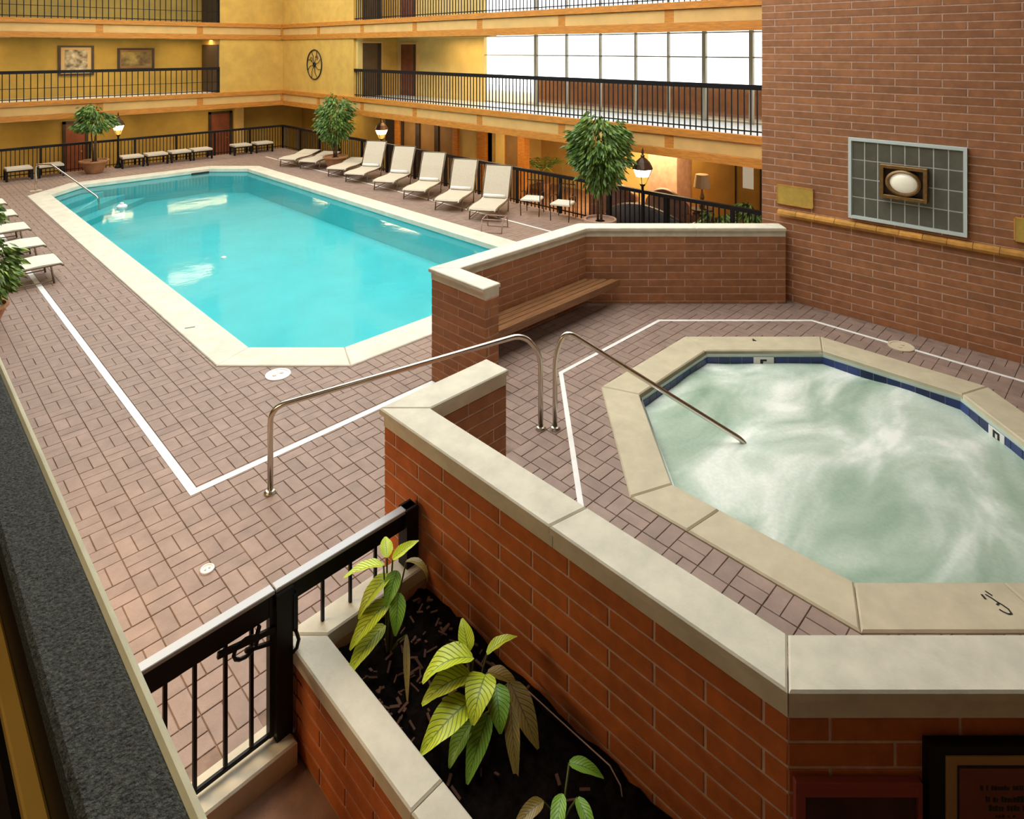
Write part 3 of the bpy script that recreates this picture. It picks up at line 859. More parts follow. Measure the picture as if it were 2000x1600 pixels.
# ================================================================== lamps of the galleries (fixture + its light)
def strip_lamp(name, x, y, z, lx, ly, power, label, col=(1.0, 0.72, 0.36)):
    r = tag(empty(name, (x, y, z)), label, 'ceiling light')
    b = MB(); b.box(-lx/2-0.03, lx/2+0.03, -ly/2-0.03, ly/2+0.03, 0.0, 0.05); b.build('housing', M['fascia_cream'], r)
    ld = bpy.data.lights.new(name, 'AREA'); ld.shape = 'RECTANGLE'; ld.size = lx; ld.size_y = ly; ld.energy = power; ld.color = col
    lo = bpy.data.objects.new('lamp_light', ld); COL.objects.link(lo); lo.parent = r; lo.location = (0, 0, -0.01)
    return r
for k, x in enumerate((2.5, 6.5, 10.2)):
    nm = ('left', 'middle', 'right')[k]
    strip_lamp('ceiling_light', x, 29.2, 1.93, 2.4, 0.25, 32, 'warm strip light under the far middle gallery, %s one' % nm)
    strip_lamp('ceiling_light', x, 29.2, 4.88, 2.4, 0.25, 45, 'warm strip light under the far upper gallery, %s one' % nm)
for k, y in enumerate((26.0, 20.5, 15.0)):
    nm = ('farthest', 'second', 'nearest')[k]
    strip_lamp('ceiling_light', 14.5, y, 1.93, 0.25, 2.4, 45, 'warm strip light over the right walkway, %s one' % nm)
strip_lamp('ceiling_light', 16.6, 11.0, 1.96, 0.4, 3.0, 260, 'warm strip light in the lounge by the sofas')
strip_lamp('ceiling_light', 14.6, 17.0, 4.88, 0.25, 3.0, 60, 'warm strip light over the right middle gallery')
strip_lamp('ceiling_light', 0.12, 5.7, 2.33, 0.25, 1.6, 80, 'unseen warm strip light under the near gallery, added to light the planter wall', (1.0, 0.70, 0.38))  # added out of view, set to light the planter wall, not the front wall

strip_lamp('ceiling_light', -1.0, 1.2, 4.93, 0.25, 1.2, 16, 'warm strip light over the photographer', (1.0, 0.80, 0.5))

# ================================================================== painted lines on the floors
def painted(parent, pts, w, z):
    P, Q = offset_path(pts, w/2), offset_path(pts, -w/2)
    for i in range(len(pts)-1):
        b = MB(); b.prism([P[i], P[i+1], Q[i+1], Q[i]], z-0.002, z+0.0025); b.build('painted_line', M['paint_white'], parent)
painted(deck, [(2.38, 26.6), (2.38, 6.95), (5.46, 6.95)], 0.085, 0.001)
painted(deck, [(12.0, 7.6), (11.9, 26.4)], 0.06, 0.001)
def XY(X, Y): return ((X+Y)/S2, (Y-X)/S2)
a0 = XY(0.64, 5.55); a1 = XY(0.64, 8.52); a2 = XY(2.30, 10.16); a3 = XY(4.68, 10.16); a4 = XY(6.55, 8.28); a5 = XY(7.4, 6.6)
painted(spa_deck, [a0, a1, a2, a3, a4, a5], 0.055, SPA_Z+0.001)

# ================================================================== round lids in the paving
def lid(x, y, z, r, m, label, letters=False):
    t = tag(empty('skimmer_lid', (x, y, z)), label, 'lid')
    b = MB(); b.lathe([(r, -0.004), (r, 0.010), (r*0.96, 0.014), (r*0.80, 0.012), (r*0.78, 0.006), (0.01, 0.008)], 24); b.build('disc', m, t, smooth=False)
    b = MB(); b.lathe([(r*0.16, 0.0), (r*0.16, 0.014)], 10); b.build('finger_hole', M['lid_tan'], t, (r*0.3, 0, 0)); b.build('finger_hole', M['lid_tan'], t, (-r*0.3, 0, 0))
x, y = spot(543, 732); lid(x, y, 0.0, 0.17, M['lid'], 'large white round lid in the paving beside the pool corner')
x, y = spot(405, 1113); lid(x, y, 0.0, 0.058, M['lid'], 'small white round lid in the paving near the black gate')
x, y = spot(1760, 677, SPA_Z); lid(x, y, SPA_Z, 0.17, M['lid_tan'], 'tan round lid in the hot tub floor by the tall brick wall')

# ================================================================== handrails
def arc(c, r, a0, a1, n, ux, uz=Vector((0, 0, 1))):
    return [c+ux*(r*math.cos(a0+(a1-a0)*k/n))+uz*(r*math.sin(a0+(a1-a0)*k/n)) for k in range(n+1)]
def flange(parent, x, y, z):
    b = MB(); b.lathe([(0.062, 0), (0.062, 0.012), (0.045, 0.028), (0.024, 0.034)], 16); b.build('flange', M['chrome'], parent, (x, y, z), smooth=False)
def rounded(pts, r=0.12, n=6):
    out = [Vector(pts[0])]
    for i in range(1, len(pts)-1):
        p0, p1, p2 = Vector(pts[i-1]), Vector(pts[i]), Vector(pts[i+1])
        d0, d1 = (p0-p1), (p2-p1)
        k = min(r, d0.length*0.45, d1.length*0.45)
        a, c = p1+d0.normalized()*k, p1+d1.normalized()*k
        for j in range(n+1):
            t = j/n
            out.append(a*(1-t)**2+p1*2*t*(1-t)+c*t**2)
    out.append(Vector(pts[-1])); return out
# step rail from the pool floor through the opening
A = spot(528, 962); B = spot(1056, 838, SPA_Z)
r1 = tag(empty('handrail', (A[0], A[1], 0)), 'steel handrail rising from the pool floor through the wall opening', 'handrail')
def rel(p, o): return (p[0]-o[0], p[1]-o[1], p[2]-(o[2] if len(o) > 2 else 0))
zA, zB = 0.86, SPA_Z+1.06
pts = [(A[0], A[1], 0.0), (A[0], A[1], zA), (B[0], B[1], zB), (B[0], B[1], SPA_Z)]
e = Vector((A[0]-B[0], A[1]-B[1], 0)); 
top = [Vector(pts[0]), Vector((A[0], A[1], zA-0.0))]
path = rounded([pts[0], pts[1], (B[0]+e.x*0.07, B[1]+e.y*0.07, zB+0.02), (B[0], B[1], zB-0.22), pts[3]], 0.16, 7)
b = MB(); b.tube([rel(p, (A[0], A[1], 0)) for p in path], 0.029, 10); b.build('tube', M['chrome'], r1, smooth=True)
flange(r1, 0, 0, 0.0); flange(r1, B[0]-A[0], B[1]-A[1], SPA_Z)
# rail into the hot tub
C = spot(1084, 838, SPA_Z); D = spot(1462, 864, 0.10)
r2 = tag(empty('handrail', (C[0], C[1], SPA_Z)), 'steel handrail slanting down into the hot tub water', 'handrail')
e = (Vector((D[0], D[1], 0))-Vector((C[0], C[1], 0))); dn = e.normalized()
drop_end = Vector((D[0], D[1], 0.08))
path = rounded([(C[0], C[1], SPA_Z), (C[0], C[1], zB-0.24), (C[0]+dn.x*0.11, C[1]+dn.y*0.11, zB+0.05), (C[0]+dn.x*0.38, C[1]+dn.y*0.38, zB-0.12), drop_end, drop_end+Vector((dn.x*0.02, dn.y*0.02, -0.4))], 0.15, 7)
b = MB(); b.tube([rel(p, (C[0], C[1], SPA_Z)) for p in path], 0.027, 10); b.build('tube', M['chrome'], r2, smooth=True)
flange(r2, 0, 0, 0.0)
# rail at the far pool steps
E = spot(70, 373); Fp = spot(192, 386, -0.12)
r3 = tag(empty('handrail', (E[0], E[1], 0)), 'steel handrail at the far left corner of the swimming pool', 'handrail')
d = Vector((Fp[0]-E[0], Fp[1]-E[1], 0)); 
path = rounded([(0, 0, 0), (0, 0, 0.84), (d.x*0.25, d.y*0.25, 0.86), (d.x, d.y, -0.12), (d.x*1.02, d.y*1.02, -0.5)], 0.12, 6)
b = MB(); b.tube(path, 0.028, 10); b.build('tube', M['chrome'], r3, smooth=True)
b = MB(); b.box(-0.16, 0.16, -0.09, 0.09, 0, 0.02, 0.008); b.build('base_plate', M['lid_tan'], r3)

# ================================================================== bench
bn = tag(empty('bench', (5.75, 6.35, 0.66)), 'slatted wooden bench fixed along the brick wall by the hot tub', 'bench')
yb = 6.34
for k in range(4):
    b = MB(); b.box(0.0, 3.05-0.10*k-0.0, k*0.107, k*0.107+0.092, 0.0, 0.035, 0.006)
    o = b.build('slat', M['bench_wood'], bn, (-0.02, 0.005, 0))
b = MB(); b.box(0, 3.1, -0.03, 0.0, -0.07, 0.037, 0.006); b.build('front_edge', M['bench_wood'], bn, (-0.02, 0, 0))
for k in range(3):
    b = MB(); b.box(-0.02, 0.02, 0.0, 0.43, -0.06, 0.0); b.build('bracket', M['black'], bn, (0.25+k*1.1, 0, 0))

# ================================================================== tile panel, fixture, plates on the tall wall
y0, y1, z0, z1 = PANEL
tp = tag(empty('tile_panel', (11.05, (y0+y1)/2, (z0+z1)/2)), 'grey tiled panel with pale frame on the tall brick wall', 'tile panel')
w, h = (y1-y0), (z1-z0)
b = MB(); b.box(-0.030, 0.0, -w/2+0.02, w/2-0.02, -h/2+0.02, h/2-0.02); b.build('grout_bed', M['grout_pale'], tp)
b = MB()
b.box(-0.06, 0.0, -w/2, w/2, h/2-0.045, h/2); b.box(-0.06, 0.0, -w/2, w/2, -h/2, -h/2+0.045)
b.box(-0.06, 0.0, -w/2, -w/2+0.045, -h/2+0.045, h/2-0.045); b.box(-0.06, 0.0, w/2-0.045, w/2, -h/2+0.045, h/2-0.045)
b.build('frame', M['frame_pale'], tp)
tw, th = (w-0.09)/8, (h-0.09)/4
t = MB(); t.box(-0.036, -0.028, -tw/2+0.009, tw/2-0.009, -th/2+0.009, th/2-0.009); tme = new_mesh('tile', t.v, t.f); tme.materials.append(M['tile_grey'])
for i in range(8):
    for j in range(4):
        link('tile', tme, None, tp, (0, -w/2+0.045+tw*(i+0.5), -h/2+0.045+th*(j+0.5)))
fx = tag(empty('wall_spotlight', (11.0, 2.72, 2.50)), 'round white spotlight in a square bronze housing on the tile panel', 'wall light')
b = MB()
for (a, c, d_, e_) in ((-0.31, 0.31, 0.20, 0.25), (-0.31, 0.31, -0.25, -0.20), (-0.31, -0.26, -0.2, 0.2), (0.26, 0.31, -0.2, 0.2)):
    b.box(-0.09, 0.008, a, c, d_, e_, 0.006)
b.build('housing', M['bronze'], fx)
b = MB(); b.box(-0.02, 0.008, -0.27, 0.27, -0.21, 0.21); b.build('back_plate', M['dark_wood'], fx)
b = MB(); b.lathe([(0.235, 0.0), (0.235, 0.07), (0.205, 0.085), (0.185, 0.06), (0.18, 0.01)], 28); o = b.build('ring', M['bronze'], fx, (-0.02, 0, 0)); o.rotation_euler = (0, -math.pi/2, 0); o.scale = (0.82, 1, 1)
b = MB(); b.lathe([(0.19, 0.0), (0.175, 0.045), (0.13, 0.075), (0.07, 0.09), (0.01, 0.095)], 28); o = b.build('lens', M['lens'], fx, (-0.03, 0, 0), smooth=True); o.rotation_euler = (0, -math.pi/2, 0); o.scale = (0.82, 1, 1)
def plate(yc, zc, w, h, label, lines):
    t = tag(empty('brass_plate', (11.045, yc, zc)), label, 'plaque')
    b = MB(); b.box(-0.02, 0.0, -w/2, w/2, -h/2, h/2, 0.0); b.build('plate', M['brass'], t)
    b = MB()
    b.box(-0.024, -0.018, -w/2, w/2, h/2-0.015, h/2); b.box(-0.024, -0.018, -w/2, w/2, -h/2, -h/2+0.015)
    b.box(-0.024, -0.018, -w/2, -w/2+0.015, -h/2, h/2); b.box(-0.024, -0.018, w/2-0.015, w/2, -h/2, h/2)
    b.build('rim', M['ledge'], t)
    return t
plate(4.345, 2.03, 0.60, 0.33, 'plain yellow brass plate left of the grey tile panel', 0)
plate(1.12, 2.06, 0.60, 0.33, 'yellow brass plate at the right edge of the photo', 0)

# ================================================================== depth marks
dm = tag(empty('depth_mark', (0, 0, 0)), 'black painted figure 3 on the near hot tub coping', 'marking')
c = XY((1945-1000)/F_PX*((EYE-0.27)*F_PX/(1182-95)), (EYE-0.27)*F_PX/(1182-95))
dm.location = (c[0], c[1], SPA_Z+0.021)
dm.rotation_euler = (0, 0, -math.pi/4)
S = 0.0040       # metres per photo pixel there, across; depth is foreshortened
def stroke(nm, pts, w):
    P, Q = offset_path(pts, w/2), offset_path(pts, -w/2)
    b = MB(); n = len(pts)
    b.add([(x, y, 0.0) for x, y in P]+[(x, y, 0.0) for x, y in Q]+[(x, y, 0.002) for x, y in P]+[(x, y, 0.002) for x, y in Q],
          [f for i in range(n-1) for f in ((2*n+i, 3*n+i, 3*n+i+1, 2*n+i+1),)])
    b.build(nm, M['ink'], dm)
stroke('figure', [(-0.012, 0.095), (0.012, 0.062), (0.030, 0.024), (0.048, 0.000), (0.066, -0.038), (0.060, -0.078), (0.035, -0.082), (0.010, -0.062), (-0.004, -0.040)], 0.013)
stroke('figure_bar', [(0.034, 0.016), (0.018, 0.004), (0.004, 0.0)], 0.014)
stroke('tick', [(-0.041, 0.095), (-0.041, 0.050)], 0.018)
stroke('tick', [(0.010, 0.126), (0.034, 0.082)], 0.013)
# white depth tile in the far band of the hot tub
i = 0
p, q = Vector(tin[0]), Vector(tin[1]); e = (q-p).normalized(); ang = math.atan2(e.y, e.x)
far_i = None
for i in range(8):
    p, q = Vector(tin[i]), Vector(tin[(i+1) % 8]); m_ = (p+q)/2-Vector(SPA_C)
    if m_.x > 0.5 and m_.y > 0.5: far_i = i
p, q = Vector(tin[far_i]), Vector(tin[(far_i+1) % 8]); e = (q-p).normalized(); ang = math.atan2(e.y, e.x)
c = (p+q)/2-e*(-0.02)
dt = tag(empty('depth_tile', (c.x, c.y, 0.115)), 'white depth tile with black figure in the far tile band of the hot tub', 'marking')
dt.rotation_euler = (0, 0, ang)
b = MB(); b.box(-0.14, 0.14, 0.009, 0.016, -0.068, 0.072); b.build('tile', M['lid'], dt)
b = MB(); b.box(-0.06, 0.05, 0.015, 0.019, -0.045, -0.02); b.box(0.01, 0.05, 0.015, 0.019, -0.02, 0.02); b.box(-0.04, 0.05, 0.015, 0.019, 0.02, 0.045); b.build('figure', M['ink'], dt)
p, q = Vector(tin[6]), Vector(tin[7])
c = XY((1985-1000)/F_PX*((EYE-0.12)*F_PX/(852-95)), (EYE-0.12)*F_PX/(852-95))
def gap_to(i):
    p_, q_ = Vector(tin[i]), Vector(tin[(i+1) % 8]); e_ = (q_-p_).normalized()
    t_ = max(0, min((q_-p_).length, (Vector(c)-p_).dot(e_))); return (p_+e_*t_-Vector(c)).length
best = min(range(8), key=gap_to)
p, q = Vector(tin[best]), Vector(tin[(best+1) % 8]); e = (q-p).normalized(); ang = math.atan2(e.y, e.x)
t_ = max(0.12, min(0.88, (Vector(c)-p).dot(e)/(q-p).length)); c = p+(q-p)*t_
dt = tag(empty('depth_tile', (c.x, c.y, 0.115)), 'white depth tile with black figure in the right tile band of the hot tub', 'marking')
dt.rotation_euler = (0, 0, ang)
b = MB(); b.box(-0.12, 0.12, 0.009, 0.016, -0.068, 0.072); b.build('tile', M['lid'], dt)
b = MB(); b.box(-0.05, 0.05, 0.015, 0.019, -0.05, -0.025); b.box(0.02, 0.05, 0.015, 0.019, -0.025, 0.03); b.box(-0.05, 0.05, 0.015, 0.019, 0.03, 0.055); b.box(-0.05, -0.02, 0.015, 0.019, -0.025, 0.03); b.build('figure', M['ink'], dt)
x, y = spot(371, 640, 0.02)
b = MB(); b.box(-0.075, 0.075, -0.018, 0.018, 0, 0.002); o = b.build('depth_mark', M['ink_grey'], None, (x, y, 0.0205), -0.35)
tag(o, 'small grey dash painted on the near left pool coping', 'marking')
x, y = spot(1472, 664, SPA_Z+0.02)
b = MB(); b.prism([(-0.03, -0.04), (0.03, -0.04), (0.0, 0.05)], 0, 0.002); o = b.build('depth_mark', M['ink'], None, (x, y, SPA_Z+0.0205), -math.pi/4)
tag(o, 'tiny black mark on the far hot tub coping', 'marking')

# ================================================================== near gallery rail
nr = tag(empty('gallery_rail', (0.26, 0, 2.6)), 'broad black granular handrail in the left foreground', 'railing')
b = MB(); b.box(-0.060, 0.044, -2.5, 8.0, 0.85, 0.898, 0.008); b.build('top_rail', M['granite'], nr)
b = MB(); b.box(0.044, 0.060, -2.5, 8.0, 0.84, 0.897, 0.006); b.build('highlight_strip', M['edge_highlight'], nr)  # strip stands in for the bright bevel of the rail
b = MB(); b.box(-0.040, 0.035, -2.5, 8.0, 0.78, 0.85); b.build('under_rail', M['black'], nr)
bal = MB(); bal.box(-0.008, 0.008, -0.008, 0.008, 0.06, 0.8); bme = new_mesh('baluster', bal.v, bal.f); bme.materials.append(M['black'])
for k in range(6):
    link('baluster', bme, None, nr, (0.03, 1.9+k*1.1, 0))
b = MB(); b.box(0.0, 0.02, -2.5, 8.0, 0.01, 0.79); b.build('solid_panel', M['black'], nr)
b = MB(); b.box(-0.036, 0.0, -2.5, 8.0, 0.37, 0.40, 0.004); b.build('inner_ledge', M['ochre'], nr)

# ================================================================== gate and fence panel
GY = 4.10
gt = tag(empty('gate', (0.55, GY, 0)), 'black iron gate with flat top rail and latch', 'gate')
x0, x1 = 0.0, x_at(550, 4.10)-0.55-0.062
b = MB(); b.box(x0, x1, -0.035, 0.035, 0.965, 0.99, 0.004); b.build('lit_rail_cap', M['cap_lit'], gt)
b = MB(); b.box(x0, x1, -0.02, 0.02, 0.82, 0.965); b.build('top_rail', M['black'], gt)
b = MB(); b.box(x0, x1, -0.012, 0.012, 0.030, 0.055, 0.003); b.build('bottom_rail', M['black'], gt)
def gx(px, y=GY): return x_at(px, y)-0.55
for px in (322, 380, 440, 491):
    b = MB(); b.box(-0.011, 0.011, -0.011, 0.011, 0.06, 0.83); b.build('bar', M['black'], gt, (gx(px), 0, 0))
b = MB(); b.box(x1-0.03, x1, -0.025, 0.025, 0.04, 0.97); b.build('end_stile', M['black'], gt)
lt = MB()
la = [Vector((x1-0.19+0.075*math.cos(a), -0.035, 0.74+0.055*math.sin(a))) for a in [k*math.pi/6 for k in range(13)]]
lt.tube(la, 0.012, 6, False); lt.bar((x1-0.36, -0.03, 0.80), (x1+0.02, -0.03, 0.735), 0.02, 0.035); lt.bar((x1-0.19, -0.03, 0.72), (x1-0.02, -0.03, 0.66), 0.018, 0.022)
lt.bar((x1-0.13, -0.03, 0.72), (x1-0.10, -0.03, 0.82), 0.018, 0.022)
lt.build('latch', M['black'], gt)
PX = gx(550)+0.55
gp = tag(empty('gate_post', (PX, GY, 0)), 'thick black iron gate post beside the planter', 'post')
b = MB(); b.box(-0.055, 0.055, -0.05, 0.05, -0.02, 0.93, 0.006); b.build('post', M['black'], gp)
b = MB(); b.box(-0.06, 0.06, -0.055, 0.055, 0.86, 0.962, 0.006); b.build('post_cap', M['black'], gp)
b = MB(); b.box(0.055, 0.085, -0.06, -0.01, 0.66, 0.90, 0.005); b.tube([(0.07, -0.06, 0.66), (0.085, -0.07, 0.60), (0.07, -0.07, 0.55), (0.04, -0.06, 0.53)], 0.012, 6); b.build('keeper', M['black'], gp)
fp = tag(empty('fence_panel', (PX+0.05, GY, 0.55)), 'short black iron fence panel on the planter end, against the brick wall', 'fence')
w = 3.05-PX-0.05
b = MB(); b.box(-0.10, w-0.03, -0.035, 0.035, 0.415, 0.44, 0.004); b.build('lit_rail_cap', M['cap_lit'], fp)
b = MB(); b.box(0, w-0.03, -0.02, 0.02, 0.29, 0.415); b.build('top_rail', M['black'], fp)
for px in (630, 684, 733):
    b = MB(); b.box(-0.010, 0.010, -0.010, 0.010, 0.0, 0.30); b.build('bar', M['black'], fp, (gx(px)+0.55-PX-0.05, 0, 0))
b = MB(); b.box(w-0.13, w-0.022, -0.055, 0.055, 0.0, 0.44, 0.006); b.build('end_post', M['black'], fp)

# ================================================================== planter
PLX0, PLX1, PLY1 = 2.02, 3.06, 4.19
pl = tag(empty('planter', (PLX0, 0, -0.15)), 'low brick planter with stone coping in the foreground', 'planter')
def pp(b, nm, m): return b.build(nm, m, pl, (-PLX0, 0, 0.15))
b = MB(); b.box(PLX0+0.02, PLX0+0.18, -0.5, PLY1-0.02, -0.15, 0.47); b.box(PLX0+0.02, PLX1, PLY1-0.2, PLY1-0.02, -0.15, 0.47); pp(b, 'wall_core', M['mortar'])
cut = [-0.5, 0.35, 1.55, 2.75, PLY1]
for a, c in zip(cut[:-1], cut[1:]):
    b = MB()
    if c == PLY1: b.prism([(PLX0-0.01, a+0.003), (PLX0+0.20, a+0.003), (PLX0+0.20, c-0.21), (PLX0-0.01, c+0.0)], 0.45, 0.55, 0.01)
    else: b.box(PLX0-0.01, PLX0+0.20, a+0.003, c-0.003, 0.45, 0.55, 0.01)
    pp(b, 'coping_stone', M['stone'])
b = MB(); b.prism([(PLX0-0.005, PLY1+0.005), (PLX0+0.205, PLY1-0.207), (PLX1, PLY1-0.207), (PLX1, PLY1+0.005)], 0.45, 0.55, 0.01); pp(b, 'coping_stone', M['stone'])
hold = empty('tmp3'); brick_face(hold, (PLX0+0.02, PLY1-0.02), (PLX0+0.02, -0.5), -0.15, 0.45, M['brick_red'], 0.3)
for c in list(hold.children):
    c.parent = pl; c.location.x -= PLX0; c.location.z += 0.15
bpy.data.objects.remove(hold)
NX, NY = 14, 60; vs_ = []; fs_ = []
for j in range(NY+1):
    for i in range(NX+1):
        x = PLX0+0.17+(PLX1-PLX0-0.17)*i/NX; y = -0.5+(PLY1-0.18+0.5)*j/NY
        vs_.append((x-PLX0, y, 0.38+0.15+random.uniform(-0.025, 0.025)))
for j in range(NY):
    for i in range(NX):
        k = j*(NX+1)+i; fs_.append((k, k+1, k+NX+2, k+NX+1))
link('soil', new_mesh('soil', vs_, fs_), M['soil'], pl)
# bark chips on the soil
b = MB()
for k in range(150):
    x = random.uniform(PLX0+0.22, PLX1-0.06); y = random.uniform(1.6, 3.95) if k % 3 == 0 else random.uniform(3.1, 3.95)
    l = random.uniform(0.012, 0.04); a = random.uniform(0, 6.28); t_ = random.uniform(-0.5, 0.5)
    d = Vector((math.cos(a), math.sin(a), t_)).normalized()*l; c = Vector((x-PLX0, y, 0.38+0.15+0.02+random.uniform(0, 0.02)))
    b.bar(c-d, c+d, random.uniform(0.008, 0.02), 0.006)
o = b.build('bark_chips', M['mulch'], pl); tag(o, kind='stuff')

def leaf_mesh(name, length, width, droop, fold=0.18, curl=0.0, m=None):
    """leaf lying along +x from its stalk, bending down by droop radians"""
    n, w_ = 10, 4; vs_ = []; uv = []
    pos = Vector((0, 0, 0)); ang = 0.0
    spine = []
    for i in range(n+1):
        t = i/n; spine.append((pos.copy(), ang))
        ang = -droop*(t**1.2); pos = pos+Vector((math.cos(ang), 0, math.sin(ang)))*(length/n)
    for i, (p, a) in enumerate(spine):
        t = i/n
        hw = width*0.5*(math.sin(math.pi*min(1, (t*0.94+0.02))**0.72)**0.85)*(1-0.25*t)
        for j in range(-w_//2, w_//2+1):
            s = j/(w_/2)
            up = abs(s)*fold*hw*2+0.02*width*math.sin(t*17+s*2)*abs(s)
            nrm = Vector((-math.sin(a), 0, math.cos(a)))
            vs_.append(p+Vector((0, s*hw, 0))+nrm*up); uv.append((0.5+s*0.5, t))
    fs_ = []
    for i in range(n):
        for j in range(w_):
            k = i*(w_+1)+j; fs_.append((k, k+w_+1, k+w_+2, k+1))
    me = new_mesh(name, vs_, fs_, True)
    ul = me.uv_layers.new(name='UVMap')
    for lp in me.loops: ul.data[lp.index].uv = uv[lp.vertex_index]
    if m: me.materials.append(m)
    return me
def plant(name, base, label, leaves, stems=()):
    t = tag(empty(name, base), label, 'plant')
    for (tip, az, pitch, L_, W_, droop, mk) in leaves:
        me = leaf_mesh('leaf', L_, W_, droop, m=M[mk])
        o = link('leaf', me, None, t, tip); o.rotation_euler = (random.uniform(-0.25, 0.25), -pitch, az)
        q = Vector(tip)
        b = MB(); b.tube([(q.x*0.15, q.y*0.15, 0.0), (q.x*0.55, q.y*0.55, q.z*0.6), tuple(q)], 0.006, 6); b.build('stalk', M['stem'], t)
    return t
D45 = math.pi/4
# az: 0 points along +x (to the right and away), -135 deg points towards the viewer
def deg(a): return math.radians(a)
plant('leafy_plant', (2.64, 3.0, 0.39), 'lime green leafy plant with veined drooping leaves in the middle of the planter', [
    ((0.02, 0.00, 0.36), deg(150), 0.30, 0.34, 0.20, 1.25, 'leaf_lime'),
    ((0.03, 0.05, 0.36), deg(70), 0.75, 0.17, 0.11, 0.5, 'leaf_lime'),
    ((0.12, -0.02, 0.33), deg(-25), 0.55, 0.21, 0.10, 0.7, 'leaf_lime'),
    ((-0.02, -0.02, 0.30), deg(158), 0.10, 0.32, 0.17, 0.9, 'leaf_lime'),
    ((-0.08, -0.08, 0.22), deg(180), 0.10, 0.36, 0.19, 0.8, 'leaf_lime'),
    ((0.05, -0.08, 0.29), deg(-150), 0.15, 0.26, 0.20, 1.1, 'leaf_lime'),
    ((-0.02, -0.18, 0.17), deg(-160), -0.35, 0.30, 0.14, 0.6, 'leaf_green'),
    ((-0.10, -0.12, 0.14), deg(-175), -0.3, 0.22, 0.13, 0.6, 'leaf_green'),
    ((0.10, -0.12, 0.22), deg(-125), -0.2, 0.22, 0.16, 0.8, 'leaf_green'),
    ((0.13, -0.22, 0.16), deg(-130), -0.45, 0.33, 0.10, 0.4, 'leaf_dry'),
    ((0.20, -0.14, 0.18), deg(-100), -0.4, 0.33, 0.16, 0.4, 'leaf_dry'),
    ((0.16, 0.02, 0.16), deg(-60), 0.1, 0.22, 0.12, 0.8, 'leaf_dry')])
plant('leafy_plant', (2.54, 3.74, 0.39), 'tall lime green plant against the black fence panel at the planter end', [
    ((-0.02, 0.02, 0.58), deg(150), 0.15, 0.27, 0.13, 0.6, 'leaf_lime'),
    ((0.04, 0.0, 0.60), deg(-25), 0.55, 0.20, 0.09, 0.4, 'leaf_lime'),
    ((0.02, 0.04, 0.60), deg(60), 0.4, 0.16, 0.10, 0.5, 'leaf_lime'),
    ((0.02, 0.0, 0.50), deg(170), -0.35, 0.30, 0.14, 0.8, 'leaf_lime'),
    ((-0.02, -0.05, 0.38), deg(178), -0.2, 0.34, 0.14, 0.8, 'leaf_lime'),
    ((-0.06, -0.05, 0.24), deg(-172), -0.1, 0.34, 0.14, 0.7, 'leaf_lime'),
    ((0.03, -0.08, 0.42), deg(-130), -0.6, 0.22, 0.12, 0.6, 'leaf_green'),
    ((0.06, -0.02, 0.52), deg(-150), -0.5, 0.20, 0.12, 0.6, 'leaf_green'),
    ((0.04, -0.16, 0.18), deg(-125), -0.45, 0.34, 0.05, 0.3, 'leaf_dry'),
    ((0.14, -0.02, 0.54), deg(-60), 0.3, 0.24, 0.07, 2.3, 'leaf_dry')])
plant('leafy_plant', (2.62, 2.25, 0.39), 'shaded low green plant at the bottom edge of the planter', [
    ((0.0, 0.0, 0.16), deg(-150), 0.0, 0.22, 0.09, 0.8, 'leaf_green'),
    ((0.06, -0.06, 0.14), deg(-110), 0.0, 0.20, 0.08, 0.8, 'leaf_green'),
    ((0.16, 0.08, 0.14), deg(-60), 0.1, 0.20, 0.08, 0.8, 'leaf_green'),
    ((-0.08, 0.06, 0.14), deg(170), 0.1, 0.20, 0.08, 0.8, 'leaf_dry')])
# thin cable along the wall foot
b = MB(); b.tube([(2.99, 2.9, 0.42), (2.985, 2.5, 0.44), (2.98, 2.2, 0.46), (2.97, 2.12, 0.42), (2.96, 2.10, 0.37)], 0.004, 6)
tag(b.build('cable', M['clay_pink']), 'thin pale cable along the foot of the orange brick wall', 'cable')

# ================================================================== framed notice and red sign on the front wall
dirw = Vector((1, -1, 0)).normalized(); nw = Vector((-1, -1, 0)).normalized()
def on_front(s, z): 
    p = Vector((WB[2][0], WB[2][1], 0))+dirw*s+nw*0.012; return (p.x, p.y, z)
def front_s(px): return (px-1000)/F_PX*((WB[2][0]+WB[2][1])/S2) - (WB[2][0]-WB[2][1])/S2
sL = front_s(1798)
fw = 0.66
nt_ = tag(empty('framed_notice', on_front(sL+fw/2, 0.75)), 'framed notice with dark red field and black lettering on the front wall', 'notice')
nt_.rotation_euler = (0, 0, -math.pi/4)
